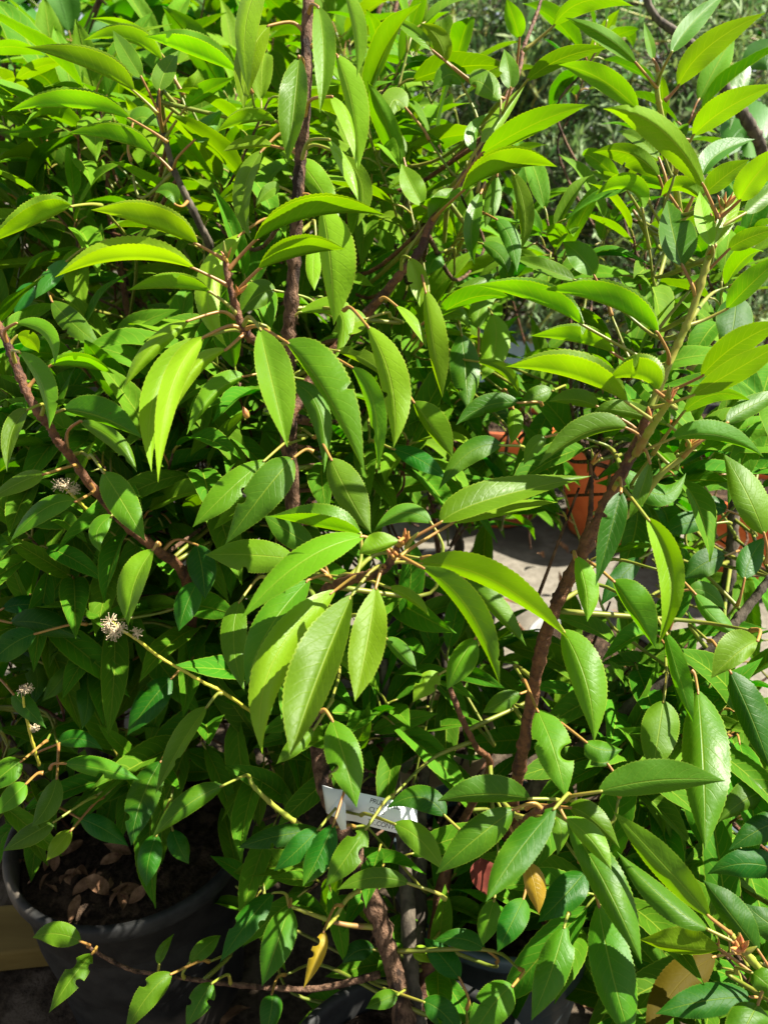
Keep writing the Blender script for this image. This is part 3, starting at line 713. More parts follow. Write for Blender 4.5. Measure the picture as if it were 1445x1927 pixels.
lf('C', (1100, 1395), (1130, 1410), (1170, 1410), 16, 26, '--t', .5, 0, .2)
lf('C', (1145, 1440), (1115, 1420), (1108, 1430), 20, 20, '--t', .52, 0, .1)
lf('C', (1305, 1115), (1345, 1165), (1390, 1195), 20, 14, '--t', .5, 0, .25)
lf('C', (1205, 1050), (1165, 1090), (1130, 1140), 20, 20, '--t', .58, 0, .0)
# whorl at the lower right
lf('C', (1125, 1490), (1242, 1468), (1364, 1470), 42, 25, '+-t', .42, .0, .1, (1066, 1508))
lf('C', (998, 1503), (910, 1495), (822, 1508), 15, 38, '-+t', .43, .0, .15, (1045, 1518))
lf('C', (968, 1522), (893, 1580), (820, 1645), 32, 34, '--t', .445, 0, .2, (1020, 1524))
lf('C', (1045, 1519), (970, 1610), (914, 1697), 34, 31, '--t', .41, 0, .05, (1062, 1510), bites=((.12, -1, .05, .5),))
lf('C', (1062, 1538), (1110, 1578), (1150, 1638), 25, 17, '--t', .435, 0, .35, (1058, 1515))
lf('C', (1070, 1520), (1112, 1540), (1166, 1597), 27, 14, '--t', .465, 0, .3)
lf('C', (1066, 1545), (1141, 1668), (1207, 1814), 40, 27, '--t', .455, 0, .1)
lf('C', (1040, 1540), (1055, 1560), (1048, 1610), 16, 18, '--t', .48, 0, .3)
lf('C', (990, 1622), (1006, 1665), (1013, 1721), 21, 19, '--t', .475, 0, .3, mat='y')
lf('C', (1100, 1640), (1065, 1682), (1012, 1736), 34, 34, '--t', .53, 0, .0)
lf('C', (1062, 1742), (1036, 1830), (999, 1921), 35, 31, '--t', .455, 0, .2, (1070, 1720), bites=((.12, 1, .07, .3),))
lf('C', (1125, 1700), (1152, 1835), (1190, 1965), 44, 38, '--t', .475, 0, .1)
lf('G', (1336, 1727), (1246, 1625), (1153, 1527), 25, 31, '-+t', .40, 0, .2, (1380, 1768))
lf('G', (1333, 1750), (1247, 1690), (1160, 1602), 28, 19, '--t', .42, 0, .1, (1380, 1772))
lf('G', (1355, 1787), (1280, 1785), (1203, 1768), 10, 42, '-+u', .47, 0, .55, (1395, 1785))
lf('G', (1428, 1792), (1375, 1722), (1322, 1656), 19, 34, '--t', .46, 0, .05, (1450, 1840))
lf('G', (1345, 1800), (1268, 1862), (1215, 1965), 40, 40, '--t', .51, 0, .0, mat='n', rnd=.05)
lf('G', (1415, 1876), (1322, 1884), (1233, 1908), 34, 34, '--t', .465, 0, .0)
lf('G', (1425, 1890), (1402, 1935), (1375, 2000), 42, 42, '--t', .42, 0, .1, (1423, 1835))
lf('G', (1412, 1830), (1440, 1850), (1490, 1900), 24, 22, '--t', .42, 0, .15)
lf('G', (1470, 1640), (1400, 1625), (1330, 1645), 28, 30, '--t', .52, 0, .0)
lf('G', (1480, 1545), (1430, 1560), (1370, 1600), 28, 28, '--t', .53, 0, .0)
lf('G', (1475, 1480), (1410, 1500), (1350, 1548), 28, 36, '--t', .55, 0, .1)
lf('G', (1490, 1760), (1450, 1740), (1400, 1700), 30, 30, '--t', .50, 0, .05)
lf('D', (1170, 880), (1240, 930), (1290, 890), 20, 24, '--t', .56, 0, .1)
lf('D', (1345, 985), (1290, 985), (1245, 1010), 20, 22, '--t', .62, 0, .0, (1374, 985))
lf('D', (1367, 960), (1335, 950), (1295, 945), 18, 18, '--t', .64, 0, .0)
lf('D', (1365, 1045), (1325, 1060), (1285, 1090), 26, 26, '--t', .62, 0, .0)
lf('D', (1295, 1110), (1330, 1115), (1365, 1148), 18, 18, '--t', .56, 0, .1)
lf('D', (1400, 1090), (1412, 1050), (1440, 1010), 24, 24, '--t', .58, 0, .0)
# middle distance
lf('K', (777, 755), (814, 805), (852, 862), 33, 12, '+-t', .55, 0, .55)
lf('K', (868, 628), (876, 700), (880, 772), 28, 30, '--t', .6, 0, .1)
lf('K', (925, 590), (932, 650), (905, 716), 27, 27, '--t', .64, 0, .85)
lf('K', (977, 758), (912, 765), (858, 800), 15, 22, '-+t', .56, 0, .1)
lf('K', (943, 838), (882, 852), (825, 922), 23, 21, '--t', .53, 0, .0)
lf('K', (740, 845), (790, 865), (842, 902), 18, 19, '--t', .56, 0, .0)
lf('K', (895, 680), (950, 698), (977, 746), 12, 10, '+-t', .58, 0, .3)
lf('K', (965, 768), (968, 800), (960, 837), 16, 14, '--t', .6, 0, .4)
lf('K', (1040, 735), (1010, 745), (975, 766), 16, 18, '--t', .58, 0, .1)
lf('K', (830, 475), (815, 490), (803, 520), 22, 16, '--t', .6, 0, .1)
lf('K', (905, 362), (887, 430), (893, 498), 16, 16, '++t', .56, 0, .1)
lf('K', (935, 330), (925, 380), (912, 428), 16, 14, '--t', .6, 0, .5)
lf('K', (965, 325), (988, 400), (980, 470), 18, 14, '+-t', .58, 0, .5)
lf('K', (932, 412), (960, 450), (972, 512), 18, 16, '--t', .57, 0, .15)
lf('K', (905, 458), (940, 480), (955, 515), 18, 14, '--t', .6, 0, .2)
lf('K', (820, 588), (870, 550), (940, 510), 14, 16, '--t', .58, 0, .15)
lf('K', (820, 600), (890, 560), (963, 562), 24, 10, '+-u', .57, 0, .25)
lf('K', (830, 605), (860, 590), (882, 618), 14, 12, '--t', .6, 0, .3)
lf('K', (900, 620), (905, 580), (935, 560), 20, 20, '--t', .64, 0, .6)
# top right shoots
lf('J', (1275, 163), (1332, 88), (1440, 24), 25, 25, '+-u', .50, .02, .4, (1250, 190))
lf('J', (1262, 100), (1302, 44), (1368, -16), 18, 19, '++t', .53, .02, .2, (1240, 140))
lf('J', (1197, 120), (1140, 70), (1063, 33), 18, 16, '+-u', .53, .02, .4, (1230, 150))
lf('J', (1200, 206), (1126, 147), (1050, 122), 20, 28, '+-u', .53, .02, .25)
lf('J', (1228, 112), (1222, 80), (1210, 40), 9, 9, '++t', .56, .02, .25, (1235, 140))
lf('J', (1170, 345), (1120, 300), (1095, 292), 16, 20, '+-u', .58, .02, .2)
lf('J', (1240, 335), (1185, 290), (1115, 287), 26, 20, '+-u', .55, .02, .2)
lf('J', (1240, 300), (1205, 265), (1160, 247), 12, 16, '++t', .56, .02, .35)
lf('J', (1208, 395), (1180, 358), (1120, 366), -32, 34, '-+u', .54, .02, .5)
lf('J', (1172, 340), (1140, 330), (1110, 323), 12, 8, '++t', .56, .02, .5)
lf('J', (1250, 355), (1220, 345), (1172, 345), 8, 18, '-+u', .56, .02, .2)
lf('J', (1325, 380), (1280, 352), (1243, 370), 8, 22, '-+u', .52, .02, .4)
lf('J', (1320, 335), (1350, 290), (1420, 262), 24, 12, '++t', .56, .02, .1)

SEEDN = [0]
for (pl, b, m, t, wl, wr, code, z, dz, y, node, bites, mat, rnd) in T:
    SEEDN[0] += 1
    V, F, UVs, mid = traced_blade(b, m, t, wl, wr, code, z, dz, bites, seed=SEEDN[0])
    p = PL[pl]
    L = np.linalg.norm(np.diff(mid, axis=0), axis=1).sum()
    dirb = mid[0] - mid[3]; dirb /= np.linalg.norm(dirb)
    if node is not None:
        nd = np.array(P(node[0], node[1], z + .006))
        A = np.vstack(p.spine); j = np.linalg.norm(A - nd, axis=1).argmin()
        if np.linalg.norm(A[j] - nd) < .05: nd = A[j]
    else:
        at = p.attach(mid[0] + dirb * .03)
        dd = at - mid[0]; dist = np.linalg.norm(dd)
        if dist > .035:
            nd = mid[0] + dirb * .022 + dd / dist * .012 + np.array([0, .004, -.004])
            tube(p.stem, [nd, nd + dirb * .02 + (at - nd) * .35 + np.array([0, .01, -.01]), at], [.0009, .0014, .002], n=5, seg=10, mi=4)
        else: nd = at
    gap = np.linalg.norm(nd - mid[0])
    ctl = .5 * (nd + mid[0]) + (dirb * .08 * gap if code[2] == 'u' else dirb * .22 * gap + np.array([0, 0, .002]))
    pet = MB(); tube(pet, [nd, ctl, mid[0], mid[3]], [.0017, .0011, .0009, .0006], n=6, seg=14)
    r = rng.random() if rnd is None else rnd
    p.leaves.append(dict(v=V, f=F, uv=UVs, c=(r, min(1, y * .9 + (.12 if y > .08 else 0)), 0), base=mid[0], pet=pet, area=1e6 * L * L / z ** 2, mat={'y': M_YEL, 'n': M_BROWN, 'b': M_BIG, None: None}[mat]))  # tone of front leaves lifted to look better lit


# ---- free growing sprigs that fill the plants behind the traced leaves
HOLES = [(770, 1000, 1065, 1062), (1050, 1055, 1250, 1150), (945, 790, 1000, 860), (1060, 920, 1150, 1035), (1100, 845, 1170, 882), (960, 560, 1000, 700),
         (1100, 1190, 1170, 1260), (600, 1470, 850, 1590), (0, 1640, 420, 1760),
         (1330, 930, 1400, 1030), (60, 1750, 440, 1950)]


def in_hole(p):
    x, y, z = proj(p)
    return any(a <= x <= c and b <= y <= d for a, b, c, d in HOLES)


UPV = np.array([0, 0, 1.0])


def sprig(pl, node, axis, n, L, yel_lit, kind, ratio=.27, curl=(.3, 1.1), mat=None, spread=(35, 80), respect=True, twig=True):
    p = PL[pl]
    axis = axis / np.linalg.norm(axis)
    a = np.cross(axis, [.31, .2, .9]); a /= np.linalg.norm(a); b = np.cross(axis, a)
    ln = rng.uniform(.03, .06)
    th0 = rng.uniform(0, 6.28); placed = 0
    for k in range(n):
        s = k / max(n - 1, 1)
        base0 = node - axis * ln * (1 - s)
        th = th0 + k * 2.4 + rng.normal() * .2
        el = math.radians(spread[1] + (spread[0] - spread[1]) * s + rng.normal() * 9)
        d = axis * math.cos(el) + (a * math.cos(th) + b * math.sin(th)) * math.sin(el)
        nrm = UPV * .9 + axis * .5 + rng.normal(size=3) * .28
        if abs(d @ nrm) > .95 * np.linalg.norm(nrm): nrm = nrm + np.array([.3, -.5, .2])
        LL = L * rng.uniform(.72, 1.12) * (1 - .25 * s * rng.random())
        pl_ = LL * .16
        bb = base0 + d * pl_
        cu = rng.uniform(*curl)
        tipish = bb + d * LL * .55 - UPV * LL * .12
        if respect and (in_hole(tipish) or in_hole(bb)): continue
        V, F, UVs = free_blade(kind, bb, d, nrm, LL, ratio * rng.uniform(.85, 1.15), cu, rng.uniform(.05, .55), rng.normal() * .3)
        pet = MB()
        if kind in ('hi', 'mid'): tube(pet, [base0, base0 + d * pl_ * .6 + UPV * .002, bb + d * .003], [.0011, .0009, .0008], n=5, seg=5)
        z = proj(bb)[2]
        p.leaves.append(dict(v=V, f=F, uv=UVs, c=(rng.random() * .8, np.clip(yel_lit - .1 + rng.normal() * .12, 0, 1), 0), base=bb, pet=pet, area=LL * LL / z ** 2, mat=mat, kind=kind))  # fill leaves darkened to paint in the inner shade
        placed += 1
    if placed and twig:
        at = p.attach(node - axis * ln)
        mi = 4 if rng.random() < .3 else (2 if rng.random() < .4 else 0)
        q = node - axis * (ln + .05)
        g = np.linalg.norm(at - q)
        mid_ = .5 * (q + at) + np.array([0, .02, -.05 * min(g * 3, 1)])
        pts = [node + axis * .004, node - axis * ln, q, mid_, at]
        if any(in_hole(x) for x in pts[2:4]): pts = pts[:3]
        tube(p.stem, pts, np.linspace(.0010, .0014 + .0026 * min(g, .4), len(pts)), n=5, seg=4 * len(pts), mi=mi)


def fill(pl, x0, y0, x1, y1, z0, z1, cnt, L, yel_lit, kind, n=(5, 8), lean=(0, -.25, 1), **kw):  # leaf tone per region also paints in light and shade
    for i in range(cnt):
        z = rng.uniform(z0, z1)
        nd = P(rng.uniform(x0, x1), rng.uniform(y0, y1), z)
        if nd[2] < .06: continue
        ax = np.array(lean, float) + rng.normal(size=3) * .38
        sprig(pl, nd, ax, int(rng.integers(*n)), L, yel_lit, kind, **kw)


# left plant (leaf tone lowered to paint in the crown's shade)
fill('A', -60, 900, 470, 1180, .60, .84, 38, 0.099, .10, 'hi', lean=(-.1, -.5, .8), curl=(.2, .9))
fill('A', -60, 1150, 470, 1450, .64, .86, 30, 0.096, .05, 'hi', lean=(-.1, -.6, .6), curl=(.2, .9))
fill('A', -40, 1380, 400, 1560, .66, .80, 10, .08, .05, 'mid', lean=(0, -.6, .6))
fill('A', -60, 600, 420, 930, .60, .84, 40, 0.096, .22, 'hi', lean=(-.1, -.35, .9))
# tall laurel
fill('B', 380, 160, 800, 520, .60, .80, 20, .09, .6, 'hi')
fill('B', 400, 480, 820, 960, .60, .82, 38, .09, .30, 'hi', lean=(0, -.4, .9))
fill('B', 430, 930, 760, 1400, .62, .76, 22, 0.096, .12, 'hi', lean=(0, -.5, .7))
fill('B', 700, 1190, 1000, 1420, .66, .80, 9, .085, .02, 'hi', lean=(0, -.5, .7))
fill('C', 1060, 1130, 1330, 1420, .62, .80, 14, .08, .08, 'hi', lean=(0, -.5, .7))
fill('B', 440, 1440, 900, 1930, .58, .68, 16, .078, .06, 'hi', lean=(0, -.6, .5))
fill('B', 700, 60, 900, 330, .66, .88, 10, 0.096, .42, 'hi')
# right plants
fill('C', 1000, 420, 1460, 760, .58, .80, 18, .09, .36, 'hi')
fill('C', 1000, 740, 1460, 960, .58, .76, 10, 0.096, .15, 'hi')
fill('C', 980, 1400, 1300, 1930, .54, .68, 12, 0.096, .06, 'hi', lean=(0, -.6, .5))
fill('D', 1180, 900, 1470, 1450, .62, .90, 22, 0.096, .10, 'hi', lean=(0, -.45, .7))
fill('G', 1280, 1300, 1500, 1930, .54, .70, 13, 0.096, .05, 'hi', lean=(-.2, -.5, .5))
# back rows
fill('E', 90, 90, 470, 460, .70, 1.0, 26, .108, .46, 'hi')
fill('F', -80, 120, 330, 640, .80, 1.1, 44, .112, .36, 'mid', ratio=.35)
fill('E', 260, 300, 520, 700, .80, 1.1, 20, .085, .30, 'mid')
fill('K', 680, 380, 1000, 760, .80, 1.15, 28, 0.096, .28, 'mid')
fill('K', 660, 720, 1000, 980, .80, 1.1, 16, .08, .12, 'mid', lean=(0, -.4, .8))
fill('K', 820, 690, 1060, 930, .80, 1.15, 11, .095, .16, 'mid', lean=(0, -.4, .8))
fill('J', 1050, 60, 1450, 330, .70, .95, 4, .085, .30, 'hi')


# ------------------------------------------------------------------ finish a plant: single leaves as parts, the rest as one mass
def finish(p, keep=100):
    if p.has: p.stem.build('stem', p.mats, p.root, p.base)
    L = sorted(p.leaves, key=lambda d: -d['area'])
    rest = MB()
    for i, d in enumerate(L):
        if i < keep:
            mb = MB(); mb.add(d['v'], d['f'], d['uv'], np.array(d['c'], float))
            o = mb.build('leaf', d['mat'] or p.leafmat, p.root, d['base'])
            if d['mat'] is M_YEL: o['label'] = 'yellowed dying leaf'
            if d['pet'].n: d['pet'].build('petiole', M_PET if rng.random() < .6 else M_PETG, o, d['base'])
        else:
            rest.add(d['v'], d['f'], d['uv'], np.array(d['c'], float), 0)
            if d['pet'].n:
                q = d['pet']
                rest.add(np.concatenate(q.v), q.f, mi=1)
    if rest.n:
        o = rest.build('foliage', [p.leafmat, M_PETG], p.root, p.base); o['kind'] = 'stuff'


# buds and flower spikes
def spike(mb, p0, d, L, r, mi=0):
    d = d / np.linalg.norm(d)
    tube(mb, [p0, p0 + d * L * .35, p0 + d * L * .7, p0 + d * L], [r * .7, r, r * .65, r * .08], n=6, seg=8, mi=mi)


def bud_cluster(p, px, py, z, n, L=.009, r=.0011, name='bud'):
    c = np.array(P(px, py, z))
    for k in range(n):
        mb = MB()
        d = np.array([rng.normal() * .55, -.25 + rng.normal() * .3, 1.0])
        spike(mb, c + rng.normal(size=3) * .0012, d, L * rng.uniform(.7, 1.25), r * rng.uniform(.8, 1.2))
        mb.build(name, M_BUD if rng.random() < .65 else M_SHOOT, p.root, c)


bud_cluster(pB, 425, 488, .452, 4); bud_cluster(pB, 449, 555, .455, 2)
bud_cluster(pB, 763, 1022, .42, 6); bud_cluster(pB, 745, 1048, .42, 3)
bud_cluster(pC, 1258, 752, .415, 6); bud_cluster(pC, 1362, 390, .455, 6, .011); bud_cluster(pC, 1222, 785, .44, 2)
bud_cluster(pC, 1115, 872, .595, 4, .012); bud_cluster(pC, 1293, 840, .48, 4); bud_cluster(pC, 1068, 1508, .43, 2, .007)
bud_cluster(pG, 1395, 1790, .405, 5, .012, .0018); bud_cluster(pG, 1380, 1775, .41, 3)
bud_cluster(pE, 302, 165, .615, 2); bud_cluster(pB, 470, 783, .50, 1, .008, .0025)


def flower_spike(p, stalk, heads):
    st = MB()
    C = tube(st, [P(*q) for q in stalk], np.linspace(.0013, .0009, len(stalk)), n=6, seg=len(stalk) * 6, rough=.12)
    s = st.build('flower_spike', M_STALK, p.root, C[0])
    for (x, y, z, rpx) in heads:
        c = np.array(P(x, y, z)); R = rpx / FPX * z
        mb = MB()
        for k in range(34):
            d = rng.normal(size=3); d /= np.linalg.norm(d)
            e = c + d * R * rng.uniform(.7, 1.15)
            tube(mb, [c + d * R * .1, .5 * (c + e) + rng.normal(size=3) * R * .08, e], [.00028, .00022, .0002], n=4, seg=4)
            tube(mb, [e - d * R * .06, e, e + d * R * .05], [.0002, .00055, .0002], n=4, seg=4)
        tube(mb, [c - UPV * R * .3, c, c + UPV * R * .3], [R * .12, R * .28, R * .1], n=6, seg=6)
        mb.build('flower', M_FLOWER, s, c)


flower_spike(pA, [(475, 1340, .60), (420, 1303, .565), (385, 1285, .555), (345, 1262, .545), (300, 1236, .535), (262, 1206, .525), (228, 1184, .52), (205, 1165, .515)],
             [(207, 1168, .513, 15), (216, 1190, .515, 17), (228, 1183, .51, 14), (258, 1192, .52, 13), (203, 1180, .515, 13)])
flower_spike(pA, [(165, 960, .60), (140, 935, .585), (125, 920, .58), (110, 912, .58)], [(125, 915, .575, 17), (112, 912, .58, 14), (138, 922, .578, 13)])
flower_spike(pA, [(75, 1440, .60), (60, 1390, .585), (48, 1340, .575), (44, 1310, .57)], [(52, 1296, .568, 12), (42, 1300, .57, 10), (65, 1370, .58, 10)])
flower_spike(pA, [(200, 1130, .66), (190, 1105, .655), (186, 1095, .65)], [(190, 1095, .65, 16), (158, 1122, .65, 15), (148, 1160, .65, 14)])

for k in ('A', 'B', 'C', 'D', 'G', 'E', 'F', 'K', 'J'): finish(PL[k])


# ------------------------------------------------------------------ ground, pots
def ground():
    mb = MB()
    xs = np.concatenate([[-60, -8], np.linspace(-1.6, 1.6, 61), [8, 60]])
    ys = np.concatenate([[-20, -2], np.linspace(0, 2.6, 61), [8, 90]])
    X, Y = np.meshgrid(xs, ys, indexing='ij')
    Z = .004 * np.sin(X * 9 + Y * 3) * np.cos(Y * 7 - X * 2) + .002 * rng.normal(size=X.shape)
    mb.add(np.stack([X, Y, Z], -1).reshape(-1, 3), grid_faces(len(xs), len(ys), True))
    o = mb.build('ground', M_GROUND); o['kind'] = 'structure'


ground()


def soil_bed():
    mb = MB(); xs, ys = np.linspace(-1.1, .75, 75), np.linspace(.02, .93, 45)
    X, Y = np.meshgrid(xs, ys, indexing='ij')
    edge = np.minimum(np.minimum(X - xs[0], xs[-1] - X), np.minimum(Y - ys[0], ys[-1] - Y))
    Y = Y + (Y > .9) * .035 * np.sin(X * 17)
    Z = .012 + .004 * np.sin(X * 31 + Y * 13) * np.cos(Y * 27) + .0025 * rng.normal(size=X.shape)
    Z = np.where(edge < 1e-6, -.01, Z)
    mb.add(np.stack([X, Y, Z], -1).reshape(-1, 3), grid_faces(len(xs), len(ys), True))
    o = mb.build('soil_ground', M_DIRT); o['kind'] = 'structure'


soil_bed()


def pot(name, x, y, r, h, mat, label, soil=True, group=None, taper=.76, rim=.012, n=56):
    r0 = r * taper
    prof = [(0, .002), (r0 * .96, .002), (r0, .006), (r0 + (r - .006 - r0) * .5, h * .5), (r - .006, h - rim * 1.4), (r - .001, h - rim * 1.3), (r, h - rim), (r, h - .002), (r - .002, h),
            (r - .006, h), (r - .008, h - .003), (r - .012, h * .6), (r0 - .004, .02), (0, .02)]
    root = empty(name, (x, y, 0)); tag(root, label, 'plant pot', group); WLOC[root.name] = (x, y, 0)
    mb = MB(); vs = []
    for (a, z) in prof:
        for k in range(n):
            th = 2 * math.pi * k / n; vs.append((x + a * math.cos(th), y + a * math.sin(th), z))
    f = [(i * n + k, i * n + (k + 1) % n, (i + 1) * n + (k + 1) % n, (i + 1) * n + k) for i in range(len(prof) - 1) for k in range(n)]
    mb.add(vs, f); mb.build('body', mat, root, np.array([x, y, 0]))
    if soil:
        sb = MB(); vs = [(x, y, h - .02)]; R = r - .011; rings = 14
        for i in range(1, rings + 1):
            for k in range(n):
                th = 2 * math.pi * k / n; a = R * i / rings
                vs.append((x + a * math.cos(th), y + a * math.sin(th), h - .026 + rng.normal() * .0022 * (i < rings)))
        f = [(0, 1 + k, 1 + (k + 1) % n) for k in range(n)]
        f += [(1 + (i - 1) * n + k, 1 + i * n + k, 1 + i * n + (k + 1) % n, 1 + (i - 1) * n + (k + 1) % n) for i in range(1, rings) for k in range(n)]
        sb.add(vs, f); sb.build('soil', M_SOIL, root, np.array([x, y, h - .02]))
    return root


pot('plant_pot', -.235, .53, .112, .232, M_BLACK, 'large scuffed black pot in the bottom left corner holding soil and dead leaves')
pot('plant_pot', .02, .30, .105, POT_H, M_BLACK, 'dark pot at the bottom centre under the trunk with the white tag')
pot('plant_pot', .11, .515, .105, POT_H, M_BLUE, 'blue grey pot under the leaning red brown stem')
pot('plant_pot', .42, .62, .112, POT_H, M_BLUE, 'blue grey pot behind the leaves at the right edge')
pot('plant_pot', .40, .32, .105, POT_H, M_BLACK, 'black pot in the bottom right corner, hidden by glossy leaves')
pot('plant_pot', .335, 1.0, .112, .105, M_GREY, 'sunlit dusty grey pot on the pale ground behind the leaning stem')
pot('plant_pot', .08, 1.03, .105, POT_H, M_BLACK, 'black pot on the pale ground behind the central leaf whorl')
pot('plant_pot', .07, .765, .075, .16, M_BEIGE, 'small beige pot low behind the bare trunks')
pot('plant_pot', .54, 1.62, .15, .24, M_TERRA, 'nearest terracotta coloured pot, half hidden by the leaning stem', taper=.72, rim=.03)
pot('plant_pot', .27, 1.72, .14, .25, M_TERRA, 'terracotta coloured pot seen through leaves left of the leaning stem', taper=.72, rim=.03)
pot('plant_pot', .75, 1.40, .13, .20, M_TERRA, 'terracotta coloured pot behind the dark trunk at the right edge', taper=.72, rim=.03)
pot('plant_pot', .80, 1.74, .10, .24, M_BLACK, 'black pot standing behind the two right hand terracotta coloured pots')


# ------------------------------------------------------------------ background shrubs
def olive(key, base, label, x0, y0, x1, y1, z0, z1, ntw, straw, group='grey green shrubs at the back'):
    p = plant(key, base, label, 'shrub', group, 'grey_green_shrub', M_OLIVE)
    base = np.array(base, float)
    ends = []
    for i in range(16):
        e = np.array(P(rng.uniform(x0, x1), rng.uniform(y0, y1), rng.uniform(z0, z1)))
        m = base + (e - base) * .5 + np.array([rng.normal() * .06, rng.normal() * .06, .05])
        p.branch([base, m, e], [.008, .005, .002], mi=3, n=6, px=False); ends.append((m, e))
    for i in range(ntw):
        nd = np.array(P(rng.uniform(x0, x1), rng.uniform(y0, y1), rng.uniform(z0, z1)))
        ax = np.array([rng.normal() * .5, -.2 + rng.normal() * .5, .9]); ax /= np.linalg.norm(ax)
        ln = rng.uniform(.08, .2)
        at = p.attach(nd - ax * ln * .5)
        tube(p.stem, [at, nd - ax * ln * .5, nd, nd + ax * ln * .5 + np.array([0, 0, -.005])], [.0022, .0016, .0012, .0006], n=4, seg=9, mi=3 if rng.random() < .7 else 1)
        dry = rng.random() < straw
        for k in range(int(ln * (60 if dry else 130))):
            s = rng.random() - .5
            d = ax * rng.uniform(.2, .9) + rng.normal(size=3) * .6
            q = nd + ax * ln * s
            V, F, UVs = free_blade('min', q, d, UPV + rng.normal(size=3) * .5, rng.uniform(.028, .055), rng.uniform(.16, .26), rng.uniform(-.3, .5), rng.uniform(0, .3))
            p.leaves.append(dict(v=V, f=F, uv=UVs, c=(rng.random(), 1.0 if dry else rng.random() * .5, 0), base=q, pet=MB(), area=0, mat=None))
    finish(p, 60)


olive('O', (.95, 2.0, 0), 'fine leaved grey green shrub filling the top right behind the laurel shoots', 960, -60, 1500, 620, 1.7, 2.2, 760, .04)
olive('Q', (.25, 2.15, 0), 'grey green shrub with straw coloured dry twigs at the top centre right', 740, -60, 1080, 480, 1.8, 2.3, 480, .28)
olive('R', (.75, 2.5, 0), 'shaded grey green shrub standing behind the terracotta coloured pots', 900, 400, 1500, 860, 2.2, 2.6, 420, .05)

pI = plant('I', (-.75, 1.55, 0), 'large broad leaved evergreen in the top left corner behind the laurels', 'shrub', 'plants behind the laurels', 'broad_leaved_shrub', M_BIG)
for e in ((-.9, 1.5, 1.15), (-.6, 1.5, 1.1), (-.4, 1.45, 1.1)):
    pI.branch([(-.75, 1.55, 0), (-.72, 1.52, .6), e], [.012, .009, .004], mi=0, px=False)
fill('I', -80, -60, 420, 280, 1.15, 1.5, 26, .13, .2, 'hi', ratio=.52, lean=(.1, -.5, .8), n=(5, 8))
finish(pI, 70)
pN = plant('N', (-.15, 1.35, 0), 'yellow green laurel at the top centre behind the tall bare stem', 'shrub', 'plants behind the laurels', 'laurel_shrub')
for e in ((-.25, 1.3, .95), (-.1, 1.25, 1.05), (.02, 1.3, 1.0)):
    pN.branch([(-.15, 1.35, 0), (-.14, 1.33, .5), e], [.010, .007, .003], mi=2, px=False)
fill('N', 330, -60, 690, 420, .95, 1.35, 44, .118, .52, 'mid', ratio=.34)
finish(pN, 60)
pH = plant('H', (-.4, 1.9, 0), 'dense leafy hedge behind the left hand laurels', 'hedge', 'plants behind the laurels', 'hedge')
for e in ((-.9, 1.9, 1.0), (-.5, 1.9, 1.1), (0, 1.9, 1.1), (-1.2, 1.9, .8)):
    pH.branch([(-.4, 1.9, 0), (-.4 + (e[0] + .4) * .4, 1.9, .4), e], [.012, .009, .004], mi=0, px=False)
fill('H', -200, -120, 740, 300, 1.6, 2.1, 70, .12, .34, 'lo', n=(7, 11))
fill('H', -200, 250, 860, 800, 1.45, 2.0, 60, .11, .22, 'lo', n=(7, 11))
finish(pH, 40)
pH2 = plant('H2', (.4, 3.2, 0), 'tall hedge, darkened to paint shadow gaps, closing off the background behind the grey green shrubs', 'hedge', 'plants behind the laurels', 'hedge')
for e in ((-1.2, 3.2, 1.5), (-.4, 3.2, 1.6), (.5, 3.2, 1.7), (1.3, 3.2, 1.6), (2.0, 3.2, 1.4)):
    pH2.branch([(.4, 3.2, 0), (.4 + (e[0] - .4) * .5, 3.2, .5), e], [.03, .02, .006], mi=0, px=False)
fill('H2', -150, -260, 1600, 700, 2.7, 3.2, 640, .21, .0, 'lo', n=(8, 12), twig=False)  # darkest leaf tone stands in for shadow gaps
finish(pH2, 30)
# dark branch with big leaves at the right edge, top
pS = plant('S', (.95, 1.35, 0), 'dark green stemmed shrub with big leaves crossing the top right corner', 'shrub', 'plants behind the laurels', 'broad_leaved_shrub', M_BIG)
pS.branch([(1200, -40, .86), (1232, 30, .86), (1290, 75, .86), (1340, 130, .86), (1375, 185, .86), (1410, 235, .87), (1435, 290, .9), (1470, 420, 1.0), (1500, 800, 1.3), (1500, 1050, 1.45)], [.003, .004, .0048, .0056, .006, .0064, .0066, .007, .009, .011], mi=3)
def big(pl, b, m, t, wl, wr, z, y, mat=None):
    V, F, UVs, mid = traced_blade(b, m, t, wl, wr, '--t', z, .02, seed=int(b[0]))
    PL[pl].leaves.append(dict(v=V, f=F, uv=UVs, c=(rng.random(), y, 0), base=mid[0], pet=MB(), area=1e6, mat=mat))
big('S', (1440, 260), (1400, 240), (1360, 300), 60, 50, .95, .0)
big('S', (1470, 110), (1430, 105), (1390, 140), 30, 30, .95, .0)
big('S', (1395, 115), (1390, 150), (1372, 245), 20, 20, .9, .95)
big('S', (1450, 340), (1400, 350), (1370, 400), 50, 40, 1.0, .0)
finish(pS, 20)
# low weeds between the pots
pW = plant('W', (.42, .86, 0), 'low fresh green weeds growing between the pots on the right', 'weeds', None, 'weed')
pW.branch([(.42, .86, 0), (.42, .85, .05), (.43, .84, .10)], [.002, .0016, .001], mi=1, px=False)
fill('W', 1190, 1270, 1420, 1440, .80, .92, 26, .03, .45, 'lo', ratio=.6, n=(5, 9), respect=False)
finish(pW, 60)


